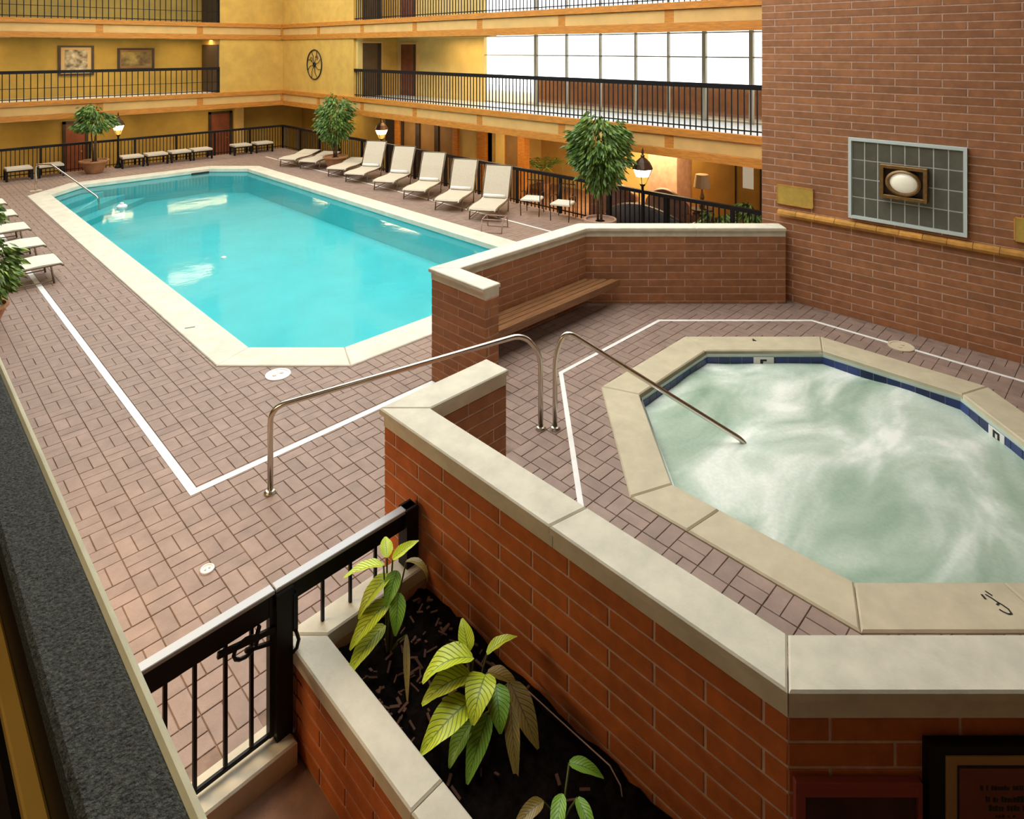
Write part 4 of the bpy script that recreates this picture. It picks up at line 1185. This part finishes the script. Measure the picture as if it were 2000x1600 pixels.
# local x to the right along the wall, local -y out of the wall
zt_ = 4.5-(1432-95)*3.04/F_PX-0.75
b = MB(); b.box(-fw/2, fw/2, -0.05, 0.0, -0.55, zt_, 0.006); b.build('frame', M['black'], nt_)
b = MB(); b.box(-fw/2+0.075, fw/2-0.075, -0.056, -0.049, -0.48, zt_-0.045); b.build('mat_board', M['plaque_mat'], nt_)
b = MB(); b.box(-fw/2+0.125, fw/2-0.125, -0.060, -0.055, -0.43, zt_-0.085); b.build('field_border', M['ink'], nt_)
b = MB(); b.box(-fw/2+0.132, fw/2-0.132, -0.063, -0.059, -0.425, zt_-0.093); b.build('field', M['plaque_field'], nt_)
for k, (dz, wd, hh) in enumerate(((0.10, 0.24, 0.022), (0.155, 0.19, 0.028), (0.195, 0.16, 0.026), (0.225, 0.10, 0.012), (0.265, 0.18, 0.026), (0.305, 0.15, 0.012), (0.345, 0.10, 0.022), (0.385, 0.18, 0.018))):
    b = MB(); x = -wd/2
    rr_ = random.Random(k)
    while x < wd/2:
        lw = rr_.uniform(0.006, 0.014)
        hgt = hh*rr_.uniform(0.6, 1.0)
        b.box(x, min(x+lw, wd/2), -0.0645, -0.062, zt_-0.09-dz, zt_-0.09-dz+hgt); x += lw+rr_.choice((0.004, 0.004, 0.004, 0.016))
    o = b.build('text_line', M['ink'], nt_, (0.015, 0, 0)); tag(o, kind='stuff')
s0, s1 = front_s(1546), front_s(1790)
zs = 4.5-(1512-95)*3.04/F_PX
rs = tag(empty('red_sign', on_front((s0+s1)/2, zs-0.4)), 'dark red framed sign low on the front wall left of the notice', 'sign')
rs.rotation_euler = (0, 0, -math.pi/4)
w = (s1-s0)/2
b = MB()
b.box(-w, w, -0.035, 0, 0.335, 0.40, 0.004); b.box(-w, -w+0.045, -0.035, 0, -0.15, 0.335, 0.004); b.box(w-0.02, w, -0.035, 0, -0.15, 0.335, 0.004); b.build('frame', M['sign_red'], rs)
b = MB(); b.box(-w+0.04, w-0.02, -0.02, 0, -0.15, 0.34); b.build('field', M['sign_field'], rs)
# ================================================================== loungers
def make_lounger(nm, label, group, back_angle, sling, seatL=1.45, backL=0.95, W=0.78, zs=0.34, pad=True):
    """foot end at the origin, head towards +x"""
    r = tag(empty(nm), label, 'lounger', group)
    hw = W/2
    def sheet(pts, w_, th=0.02):
        b = MB(); n = len(pts)
        v = [(x, -w_, z) for x, z in pts]+[(x, w_, z) for x, z in pts]+[(x, -w_, z-th) for x, z in pts]+[(x, w_, z-th) for x, z in pts]
        f = [(i, i+1, n+i+1, n+i) for i in range(n-1)]
        f += [(2*n+i, 3*n+i, 3*n+i+1, 2*n+i+1) for i in range(n-1)]
        f += [(i, 2*n+i, 2*n+i+1, i+1) for i in range(n-1)]+[(n+i, n+i+1, 3*n+i+1, 3*n+i) for i in range(n-1)]
        f += [(0, n, 3*n, 2*n), (n-1, 3*n-1, 4*n-1, 2*n-1)]
        return b.add(v, f)
    sheet([(0.0, zs-0.05), (0.05, zs), (0.35, zs+0.015), (0.75, zs-0.005), (1.1, zs-0.01), (seatL, zs+0.01)], hw-0.03).build('seat', M[sling], r)
    ca, sa = math.cos(back_angle), math.sin(back_angle)
    bx0 = seatL+0.01
    sheet([(bx0, zs+0.02), (bx0+backL*0.5*ca-0.02*sa, zs+0.02+backL*0.5*sa), (bx0+backL*ca, zs+0.02+backL*sa), (bx0+(backL+0.02)*ca+0.02, zs+0.02+(backL)*sa-0.02)], hw-0.03).build('backrest', M[sling], r)
    for s in (-1, 1):
        b = MB(); b.tube([(0.02, s*hw, zs-0.05), (0.08, s*hw, zs-0.01), (0.8, s*hw, zs-0.02), (seatL+0.12, s*hw, zs)], 0.02, 8); b.build('side_rail', M['frame_brown'], r, smooth=True)
        b = MB(); b.tube([(bx0, s*hw, zs+0.01), (bx0+backL*ca, s*hw, zs+0.01+backL*sa)], 0.018, 8); b.build('back_rail', M['frame_brown'], r, smooth=True)
        for lx in (0.22, seatL-0.02):
            b = MB(); b.tube([(lx, s*hw, zs-0.02), (lx-0.05, s*hw, 0.0)], 0.018, 8); b.build('leg', M['frame_brown'], r, smooth=True)
        b = MB(); b.tube([(0.18, s*hw, 0.05), (seatL-0.06, s*hw, 0.05)], 0.013, 8); b.build('skid', M['frame_brown'], r, smooth=True)
    b = MB(); b.tube([(0.03, -hw, zs-0.05), (0.0, -hw*0.6, zs-0.055), (0.0, hw*0.6, zs-0.055), (0.03, hw, zs-0.05)], 0.018, 8); b.build('foot_bar', M['frame_brown'], r, smooth=True)
    b = MB(); b.tube([(bx0+backL*ca, -hw, zs+0.01+backL*sa), (bx0+backL*ca, hw, zs+0.01+backL*sa)], 0.018, 8); b.build('head_bar', M['frame_brown'], r, smooth=True)
    if pad:
        b = MB(); b.tube([(bx0-0.06, -hw+0.08, zs+0.06), (bx0-0.06, hw-0.08, zs+0.06)], 0.05, 10); b.build('lumbar_roll', M['pad_white'], r, smooth=True)
    return r
RL = 'reclining loungers along the right fence'
proto = make_lounger('lounger', 'x', RL, math.radians(64), 'sling', seatL=1.30, backL=0.92)
feet = [(702, 337), (752, 353), (808, 371), (872, 391), (941, 409)]
labs = ['raised cream lounger nearest the far corner, first of the five facing the pool', 'raised cream lounger second from the far corner', 'raised cream lounger in the middle of the five by the right fence',
        'raised cream lounger fourth from the far corner, beside the nearest one', 'raised cream lounger nearest the brick bench wall']
for i, (px, py) in enumerate(feet):
    o = proto if i == 0 else copy_tree(proto)
    x, y = spot(px, py, 0.33)
    if x > 11.6: k_ = x-11.6; x -= k_; y -= k_*0.2
    o.location = (x, y, 0.004); o.rotation_euler = (0, 0, math.radians(31)); tag(o, labs[i])
flat = make_lounger('lounger', 'x', 'flat loungers in the far corner', math.radians(6), 'sling', seatL=1.2, backL=0.6, pad=False)
cl = [(560, 312, 'flat cream lounger in the far corner left of the potted tree'), (612, 318, 'flat cream lounger directly behind the pot of the corner tree'), (686, 322, 'flat cream lounger between the corner tree pot and the raised loungers')]
for i, (px, py, lb) in enumerate(cl):
    o = flat if i == 0 else copy_tree(flat)
    x, y = spot(px, py, 0.3); x = min(x, 11.66); y += (0.0, 0.30, -0.40)[i]; o.location = (x, y, 0.004); o.rotation_euler = (0, 0, math.radians(31)); tag(o, lb)
white = make_lounger('lounger', 'x', 'white loungers along the left edge', math.radians(30), 'sling_white', seatL=1.25, backL=0.6, W=0.85, zs=0.36, pad=False)
nth = ['nearest', 'second nearest', 'third nearest', 'fourth nearest', 'farthest']
for i, y in enumerate((15.45, 17.1, 18.85, 20.6, 22.3)):
    o = white if i == 0 else copy_tree(white)
    o.location = (2.78, y, 0.004); o.rotation_euler = (0, 0, math.pi); tag(o, 'white sling lounger at the left edge of the photo, %s of the row' % nth[i])
# spare lounger frame in front of the nearest raised lounger
x, y = spot(966, 449)
fr = tag(empty('footstool_frame', (x, y, 0.004), math.radians(31)), 'pale metal stool frame on the floor before the nearest raised lounger', 'stool')
for s in (-1, 1):
    b = MB(); b.tube(rounded([(-0.3, s*0.26, 0.0), (-0.22, s*0.26, 0.3), (0.22, s*0.26, 0.3), (0.3, s*0.26, 0.0)], 0.08, 4), 0.014, 8); b.build('side_loop', M['clay_pink'], fr, smooth=True)
    b = MB(); b.tube([(s*0.22, -0.26, 0.3), (s*0.22, 0.26, 0.3)], 0.012, 8); b.build('cross_bar', M['clay_pink'], fr, smooth=True)
    b = MB(); b.tube([(s*0.3, -0.26, 0.012), (s*0.3, 0.26, 0.012)], 0.012, 8); b.build('foot_bar', M['clay_pink'], fr, smooth=True)
# patio chairs by the right fence
def patio_chair(label):
    r = tag(empty('patio_chair'), label, 'chair', 'patio chairs by the right fence')
    b = MB(); b.prism([(-0.27, -0.26), (0.27, -0.26), (0.25, 0.25), (-0.25, 0.25)], 0.40, 0.455, 0.02); b.build('seat', M['sling_white'], r)
    for sx in (-1, 1):
        b = MB(); b.tube(rounded([(sx*0.25, -0.27, 0.0), (sx*0.27, -0.25, 0.40), (sx*0.27, -0.22, 0.62), (sx*0.27, 0.2, 0.60), (sx*0.25, 0.27, 0.40)], 0.06, 4), 0.012, 8); b.build('arm', M['black'], r, smooth=True)
        b = MB(); b.tube([(sx*0.24, 0.30, 0.0), (sx*0.24, 0.24, 0.42), (sx*0.22, 0.34, 0.86)], 0.012, 8); b.build('leg', M['black'], r, smooth=True)
    b = MB(); b.tube([(-0.22, 0.34, 0.86), (0.22, 0.34, 0.86)], 0.012, 8); b.build('back_bar', M['black'], r, smooth=True)
    for k in range(5):
        b = MB(); b.tube([(-0.16+0.08*k, 0.245, 0.45), (-0.16+0.08*k, 0.335, 0.85)], 0.005, 6); b.build('back_rod', M['black'], r, smooth=True)
    return r
pc = patio_chair('white-seated black patio chair beside the nearest raised lounger')
x, y = spot(1040, 418); pc.location = (x, y, 0.002); pc.rotation_euler = (0, 0, math.radians(-62))
o = copy_tree(pc); x, y = spot(1100, 428); o.location = (x, y, 0.002); o.rotation_euler = (0, 0, math.radians(-70)); tag(o, 'white-seated black patio chair beside the big potted tree')
# low benches along the far fence
def far_bench(label):
    r = tag(empty('patio_bench'), label, 'bench', 'low benches along the far fence')
    b = MB(); b.box(-0.36, 0.36, -0.30, 0.30, 0.36, 0.44, 0.02); b.build('cushion', M['sling'], r)
    for sx in (-1, 1):
        b = MB(); b.box(sx*0.35-0.03, sx*0.35+0.03, -0.27, -0.21, 0, 0.36); b.build('leg', M['black'], r)
        b = MB(); b.box(sx*0.35-0.03, sx*0.35+0.03, 0.21, 0.27, 0, 0.36); b.build('leg', M['black'], r)
    b = MB(); b.box(-0.38, 0.38, -0.28, 0.28, 0.31, 0.36); b.build('frame', M['black'], r)
    return r
fb = None
bl = ['leftmost low cream bench by the far fence', 'low cream bench behind the far pool handrail', 'low cream bench right under the left street lamp', 'low cream bench second right of the left street lamp', 'low cream bench third right of the left street lamp', 'low cream bench left of the red-brown door', 'low cream bench right of the red-brown door', 'rightmost low cream bench by the far corner']
for i, px in enumerate((36, 98, 256, 304, 350, 392, 470, 512)):
    o = far_bench('x') if i == 0 else copy_tree(fb)
    if i == 0: fb = o
    yy = 27.75; o.location = (x_at(px, yy), yy, 0.002); tag(o, bl[i])

# ================================================================== fences and gallery railings
def railing(nm, label, along, c, a0, a1, z, h, spacing, posts, rail_h=0.085, rail_w=0.09, bar=0.018, mid=False):
    r = tag(empty(nm, (c, a0, z) if along == 'y' else (a0, c, z)), label, 'railing')
    L_ = a1-a0
    def bx(lo, hi, hw_, za, zb, n_, m):
        b = MB()
        if along == 'y': b.box(-hw_, hw_, lo, hi, za, zb, 0.0)
        else: b.box(lo, hi, -hw_, hw_, za, zb, 0.0)
        return b.build(n_, m, r)
    bx(0, L_, rail_w/2, h-rail_h, h, 'top_rail', M['black'])
    bx(0, L_, 0.015, 0.08, 0.11, 'bottom_rail', M['black'])
    if mid: bx(0, L_, 0.008, h*0.42, h*0.42+0.02, 'mid_rail', M['black'])
    b = MB(); b.box(-bar/2, bar/2, -bar/2, bar/2, 0.0, h-rail_h); me = new_mesh('baluster', b.v, b.f); me.materials.append(M['black'])
    n = int(L_/spacing)
    for k in range(n+1):
        d = min(L_-0.02, k*spacing+0.02); link('baluster', me, None, r, (0, d, 0) if along == 'y' else (d, 0, 0))
    b = MB(); b.box(-0.035, 0.035, -0.035, 0.035, 0.0, h-0.01); me = new_mesh('post', b.v, b.f); me.materials.append(M['black'])
    for k in range(posts+1):
        d = L_*k/posts; link('post', me, None, r, (0, d, 0) if along == 'y' else (d, 0, 0))
    return r
railing('pool_fence', 'black iron fence along the far end of the pool floor', 'x', FY, 1.5, FX, 0.0, 1.05, 0.125, 8, bar=0.022)
railing('pool_fence', 'black iron fence behind the raised loungers and the lounge', 'y', FX, 5.0, FY, 0.0, 1.05, 0.14, 14, bar=0.024)
railing('gallery_railing', 'black railing of the far middle gallery under the two pictures', 'x', FY+0.06, 1.8, 10.72, G1, 1.10, 0.20, 1, mid=True, bar=0.026, rail_h=0.11)
railing('gallery_railing', 'black railing of the far upper gallery', 'x', FY+0.06, 1.8, 10.72, G2, 1.10, 0.20, 1, mid=True, bar=0.026, rail_h=0.11)
railing('gallery_railing', 'black railing of the right middle gallery before the bright glazing', 'y', FX+0.06, 4.95, 22.3, G1, 1.10, 0.145, 1, bar=0.024, rail_h=0.11)
railing('gallery_railing', 'dark railing of the right upper gallery', 'y', FX+0.06, 4.95, 22.3, G2, 1.10, 0.145, 1, bar=0.024, rail_h=0.11)

# ================================================================== potted trees and shrubs
def foliage(n, c, r, leaf, rnd, m, shell=0.45, low=0.0):
    b = MB()
    cen = []
    while len(cen) < max(18, n//42):
        v = Vector((rnd.uniform(-1, 1), rnd.uniform(-1, 1), rnd.uniform(-1, 1)))
        if shell < v.length < 0.92: cen.append(v)
    for k in range(n):
        v = cen[k % len(cen)]+Vector((rnd.gauss(0, 0.13), rnd.gauss(0, 0.13), rnd.gauss(0, 0.10)))
        bump_ = 1.0
        p = Vector((v.x*r[0]*bump_, v.y*r[1]*bump_, v.z*r[2]*bump_))+Vector(c)
        out = Vector((v.x, v.y, v.z*0.3-0.55)).normalized()
        side = out.cross(Vector((rnd.uniform(-1, 1), rnd.uniform(-1, 1), rnd.uniform(-1, 1)))).normalized()
        L_ = leaf*rnd.uniform(0.7, 1.3); w = L_*0.20
        up = side.cross(out).normalized()
        b.add([p, p+out*L_*0.45+side*w+up*0.01, p+out*L_, p+out*L_*0.45-side*w+up*0.01, p+out*L_*0.5-up*w*0.5], [(0, 1, 4), (1, 2, 4), (0, 4, 3), (4, 2, 3)])
    return b
def pot_tree(nm, base, label, crown_c, crown_r, n, leaf, pot_r, pot_h, pot_m, leaf_m, seed, trunks=3):
    rnd = random.Random(seed)
    t = tag(empty(nm, base), label, 'potted plant')
    f = foliage(n, crown_c, crown_r, leaf, rnd, leaf_m).build('foliage', M[leaf_m], t); tag(f, kind='stuff')
    for k in range(trunks):
        a = k*2.1; d = 0.05 if trunks > 1 else 0
        b = MB(); b.tube([(d*math.cos(a), d*math.sin(a), pot_h-0.08), (d*1.5*math.cos(a+0.5), d*1.5*math.sin(a+0.5), (pot_h+crown_c[2])/2), (2.5*d*math.cos(a+1), 2.5*d*math.sin(a+1), crown_c[2]+0.1)], [0.03, 0.024, 0.012], 7); b.build('trunk', M['bark'], t, smooth=True)
    b = MB(); b.lathe([(pot_r*0.55, 0), (pot_r*0.60, 0.02), (pot_r*0.86, pot_h*0.6), (pot_r*0.98, pot_h*0.86), (pot_r*1.08, pot_h*0.88), (pot_r*1.08, pot_h), (pot_r*0.94, pot_h), (pot_r*0.90, pot_h-0.05)], 24); p_ = b.build('pot', M[pot_m], t, smooth=False)
    b = MB(); b.lathe([(pot_r*0.9, pot_h-0.06), (0.01, pot_h-0.045)], 20); b.build('soil', M['soil'], p_)
    return t
def at_x(px, x): return (x, y_at(px, x))
def at_y(px, y): return (x_at(px, y), y)
x, y = at_x(1172, 12.4)
pot_tree('potted_tree', (x, y, 0.002), 'large leafy potted tree in front of the right fence beside the street lamp', (0, 0, 2.08), (0.62, 0.62, 0.90), 3200, 0.19, 0.36, 0.46, 'clay_pink', 'leaf_tree', 1)
x, y = at_x(655, 12.5)
pot_tree('potted_tree', (x, y, 0.002), 'dense potted tree in the far corner of the pool floor', (0, 0, 1.88), (0.70, 0.70, 0.92), 2200, 0.17, 0.42, 0.50, 'terracotta', 'leaf_tree', 2)
x, y = at_y(184, 27.35)
pot_tree('potted_tree', (x, y, 0.002), 'dark potted tree at the far left beside the left street lamp', (0, 0, 1.86), (0.60, 0.60, 0.64), 1400, 0.18, 0.44, 0.46, 'terracotta', 'leaf_tree', 3)
pot_tree('potted_shrub', (1.40, 13.45, 0.002), 'glossy green shrub cut off by the left edge of the photo', (0, 0, 1.22), (0.44, 0.44, 0.85), 900, 0.18, 0.3, 0.34, 'terracotta', 'leaf_shrub', 4)
x, y = at_x(1465, 14.6)
pot_tree('potted_shrub', (x, y, -0.548), 'leafy green shrub in the lounge next to the tall brick wall', (0, 0, 1.0), (0.34, 0.34, 0.62), 500, 0.18, 0.3, 0.4, 'terracotta', 'leaf_shrub', 5)
x, y = at_x(1394, 14.42)
pot_tree('potted_shrub', (x, y, -0.548), 'low green shrub behind the right fence by the dark sofa', (0, 0, 0.95), (0.42, 0.42, 0.34), 420, 0.18, 0.32, 0.45, 'terracotta', 'leaf_shrub', 6)
# palm in the lounge
x, y = at_x(1062, 16.8)
pm = tag(empty('potted_palm', (x, y, -0.548)), 'potted palm with arching fronds in the lounge by the bright wall', 'potted plant')
rnd = random.Random(9)
b = MB(); b.lathe([(0.18, 0), (0.26, 0.4), (0.29, 0.42), (0.26, 0.42)], 16); b.build('pot', M['terracotta'], pm)
for k in range(11):
    az = k*0.571*2; L_ = rnd.uniform(0.9, 1.25); b = MB(); pts = []
    for j in range(9):
        t_ = j/8; pts.append(Vector((math.cos(az)*L_*t_*0.75, math.sin(az)*L_*t_*0.75, 0.4+1.35*t_-0.95*t_*t_*rnd.uniform(0.9, 1.0)+0.25)))
    b.tube([tuple(p) for p in pts], 0.008, 5)
    for j in range(2, 9):
        p = pts[j]; tg = (pts[j]-pts[j-1]).normalized(); sd = tg.cross(Vector((0, 0, 1))).normalized()
        for s in (-1, 1):
            q = p+sd*s*0.24+tg*0.12-Vector((0, 0, 0.10)); b.add([p-tg*0.03, p+tg*0.03, q], [(0, 1, 2)])
    b.build('frond', M['leaf_palm'], pm)

# ================================================================== street lamps
def street_lamp(x, y, label, bulb=1.5, s=1.0, power=40, z=0.002):
    t = tag(empty('street_lamp', (x, y, z)), label, 'lamp')
    b = MB(); b.lathe([(0.13, 0), (0.13, 0.05), (0.07, 0.12), (0.05, 0.3), (0.035, 0.34), (0.032, bulb-0.32), (0.06, bulb-0.30), (0.07, bulb-0.26)], 14); b.build('pole', M['black'], t)
    b = MB(); b.lathe([(0.06*s, bulb-0.27), (0.10*s, bulb-0.22), (0.155*s, bulb-0.08)], 8); b.build('amber_glass', M['lamp_amber'], t)
    b = MB(); b.lathe([(0.155*s, bulb-0.08), (0.22*s, bulb+0.10)], 8); b.build('clear_glass', M['lamp_glow'], t)
    b = MB(); b.lathe([(0.25*s, bulb+0.10), (0.24*s, bulb+0.13), (0.17*s, bulb+0.27), (0.07*s, bulb+0.36), (0.04*s, bulb+0.38), (0.055*s, bulb+0.41), (0.02*s, bulb+0.45), (0.035*s, bulb+0.49), (0.008, bulb+0.60)], 8); b.build('cap', M['lamp_copper'], t)
    for k in range(4):
        a = k*math.pi/2+math.pi/8
        b = MB(); b.tube([(0.065*s*math.cos(a), 0.065*s*math.sin(a), bulb-0.27), (0.23*s*math.cos(a), 0.23*s*math.sin(a), bulb+0.11)], 0.009, 5); b.build('rib', M['lamp_copper'], t)
    ld = bpy.data.lights.new('street_lamp', 'POINT'); ld.energy = power; ld.color = (1, 0.72, 0.38); ld.shadow_soft_size = 0.2
    lo = bpy.data.objects.new('lamp_light', ld); COL.objects.link(lo); lo.parent = t; lo.location = (0, 0, bulb-0.45)
    lo.location = (0, 0, bulb+0.02)
x, y = at_x(1255, 13.22); street_lamp(x, y, 'street lamp with copper cap in front of the lounge sofas', 1.52, 1.0, 20)
x, y = at_y(231, 27.9); street_lamp(x, y, 'glowing street lamp at the far left beside the dark potted tree', 1.50, 0.9, 25)
x, y = at_x(745, 14.3); street_lamp(x, y, 'glowing street lamp between the corner tree and the raised loungers', 1.80, 1.1, 25, -0.548)

# ================================================================== pictures, wall ornament, lounge furniture
def picture(a, c, z0, z1, art, label):
    yy = 30.29; x0, x1 = x_at(a, yy), x_at(c, yy)
    t = tag(empty('framed_picture', ((x0+x1)/2, yy, (z0+z1)/2)), label, 'picture'); w, h = (x1-x0)/2, (z1-z0)/2
    b = MB(); b.box(-w, w, -0.05, 0, -h, -h+0.07); b.box(-w, w, -0.05, 0, h-0.07, h); b.box(-w, -w+0.09, -0.05, 0, -h+0.07, h-0.07); b.box(w-0.09, w, -0.05, 0, -h+0.07, h-0.07); b.build('frame', M['dark_wood'], t)
    b = MB(); b.box(-w+0.09, w-0.09, -0.03, 0, -h+0.07, h-0.07); b.build('mat_board', M['picture_mat'] if art == 'picture_art' else M['brown_panel'], t)
    k = 0.22 if art == 'picture_art' else 0.14
    b = MB(); b.box(-w+k, w-k, -0.036, 0, -h+0.17, h-0.17); b.build('artwork', M[art], t)
picture(113, 183, 3.45, 4.62, 'picture_art', 'dark-framed picture with wide tan mat on the far gallery wall')
picture(229, 301, 3.62, 4.52, 'picture_art2', 'wide dark-framed picture of a dim scene on the far gallery wall')
yc = y_at(615, FX); t = tag(empty('wall_ornament', (FX-0.01, yc, 3.83)), 'round black wire ornament on the ochre corner wall', 'wall art')
R_ = 0.62
b = MB(); b.tube([(-0.02, R_*math.cos(a), R_*math.sin(a)) for a in [k*math.pi/16 for k in range(33)]], 0.022, 6, False); b.build('rim', M['black'], t)
b = MB(); b.tube([(-0.02, 0.08*math.cos(a), 0.08*math.sin(a)) for a in [k*math.pi/6 for k in range(13)]], 0.03, 6, False); b.build('hub', M['black'], t)
for k in range(8):
    a = k*math.pi/4+0.35
    b = MB(); b.tube([(-0.02, 0.06*math.cos(a), 0.06*math.sin(a)), (-0.03, 0.35*math.cos(a+0.22), 0.35*math.sin(a+0.22)), (-0.02, R_*math.cos(a), R_*math.sin(a))], 0.013, 6); b.build('spoke', M['black'], t)
for a, rr_ in ((2.2, 0.35), (0.7, 0.33)):
    b = MB(); b.tube([(-0.02, rr_*math.cos(a)+0.09*math.cos(k*0.524), rr_*math.sin(a)+0.09*math.sin(k*0.524)) for k in range(10)], 0.012, 6); b.build('scroll', M['black'], t)
def sofa(x, y, z, w, d, h, m, label, rz):
    t = tag(empty('sofa', (x, y, z), rz), label, 'sofa')
    b = MB(); b.box(-w/2, w/2, -d/2, d/2, 0.06, 0.42, 0.05); b.build('seat', M[m], t)
    pts = []
    vs_ = []; fs_ = []; n = 14
    for i in range(n+1):
        s = -1+2*i/n; xx = s*w/2; hh = h*(1-0.28*s*s)
        for (yy, zz) in ((d/2-0.24, 0.3), (d/2-0.2, hh-0.08), (d/2-0.12, hh), (d/2-0.02, hh-0.06), (d/2+0.04, 0.06)): vs_.append((xx, yy-0.15*s*s, zz))
    for i in range(n):
        for j in range(4): k = i*5+j; fs_.append((k, k+5, k+6, k+1))
    fs_ += [(0, 1, 2, 3, 4), tuple(n*5+k for k in (4, 3, 2, 1, 0))]
    link('backrest', new_mesh('backrest', vs_, fs_, True), M[m], t)
    for s in (-1, 1):
        b = MB(); b.tube([(s*(w/2-0.02), -d/2+0.04, 0.52), (s*(w/2-0.02), d/2-0.1, 0.56)], 0.11, 10); b.box(s*(w/2-0.02)-0.09, s*(w/2-0.02)+0.09, -d/2+0.04, d/2-0.1, 0.06, 0.52); b.build('arm', M[m], t, smooth=False)
    return t
x, y = at_x(1310, 15.7); sofa(x, y, -0.55, 1.25, 0.9, 1.28, 'sofa', 'brown leather sofa with arched back in the lounge', math.radians(-90+180))
x, y = at_x(1210, 15.9); sofa(x, y, -0.55, 1.5, 0.9, 1.18, 'sofa', 'brown leather sofa behind the trunk of the large potted tree', math.radians(90))
x, y = at_x(1265, 14.25); sofa(x, y, -0.55, 2.3, 0.8, 1.12, 'sofa_dark', 'long dark sofa close behind the right fence', math.radians(90))
x, y = at_x(1371, 16.0); t = tag(empty('table_lamp', (x, y, -0.548)), 'table lamp with tan shade before the yellow lounge wall', 'lamp')
b = MB(); b.lathe([(0.28, 0.0), (0.28, 0.03), (0.04, 0.05), (0.04, 0.68), (0.30, 0.70), (0.30, 0.74)], 14); b.build('stand_table', M['dark_wood'], t)
b = MB(); b.lathe([(0.07, 0.74), (0.09, 0.85), (0.04, 0.95), (0.07, 1.05), (0.025, 1.2), (0.02, 1.35)], 12); b.build('lamp_base', M['bronze'], t)
b = MB(); b.lathe([(0.20, 1.30), (0.22, 1.32), (0.17, 1.66), (0.16, 1.66)], 16); b.build('shade', M['shade'], t)
# white dispenser floating in the pool
x, y = spot(238, 404, -0.10)
fl = tag(empty('pool_float', (x, y, -0.125)), 'white round dispenser floating in the far left of the pool', 'float')
b = MB(); b.lathe([(0.07, -0.12), (0.075, -0.01), (0.135, 0.0), (0.14, 0.05), (0.10, 0.09), (0.03, 0.11)], 18); b.build('body', M['lid'], fl, smooth=False)
b = MB(); b.lathe([(0.05, 0.10), (0.05, 0.14), (0.03, 0.15)], 14); b.build('cap', M['lid'], fl)
x, y = spot(437, 504, -0.12)
fl = tag(empty('pool_float', (x, y, -0.125)), 'tiny white float in the middle of the pool', 'float')
b = MB(); b.lathe([(0.02, -0.03), (0.055, 0.0), (0.05, 0.03), (0.015, 0.045)], 12); b.build('body', M['lid'], fl)
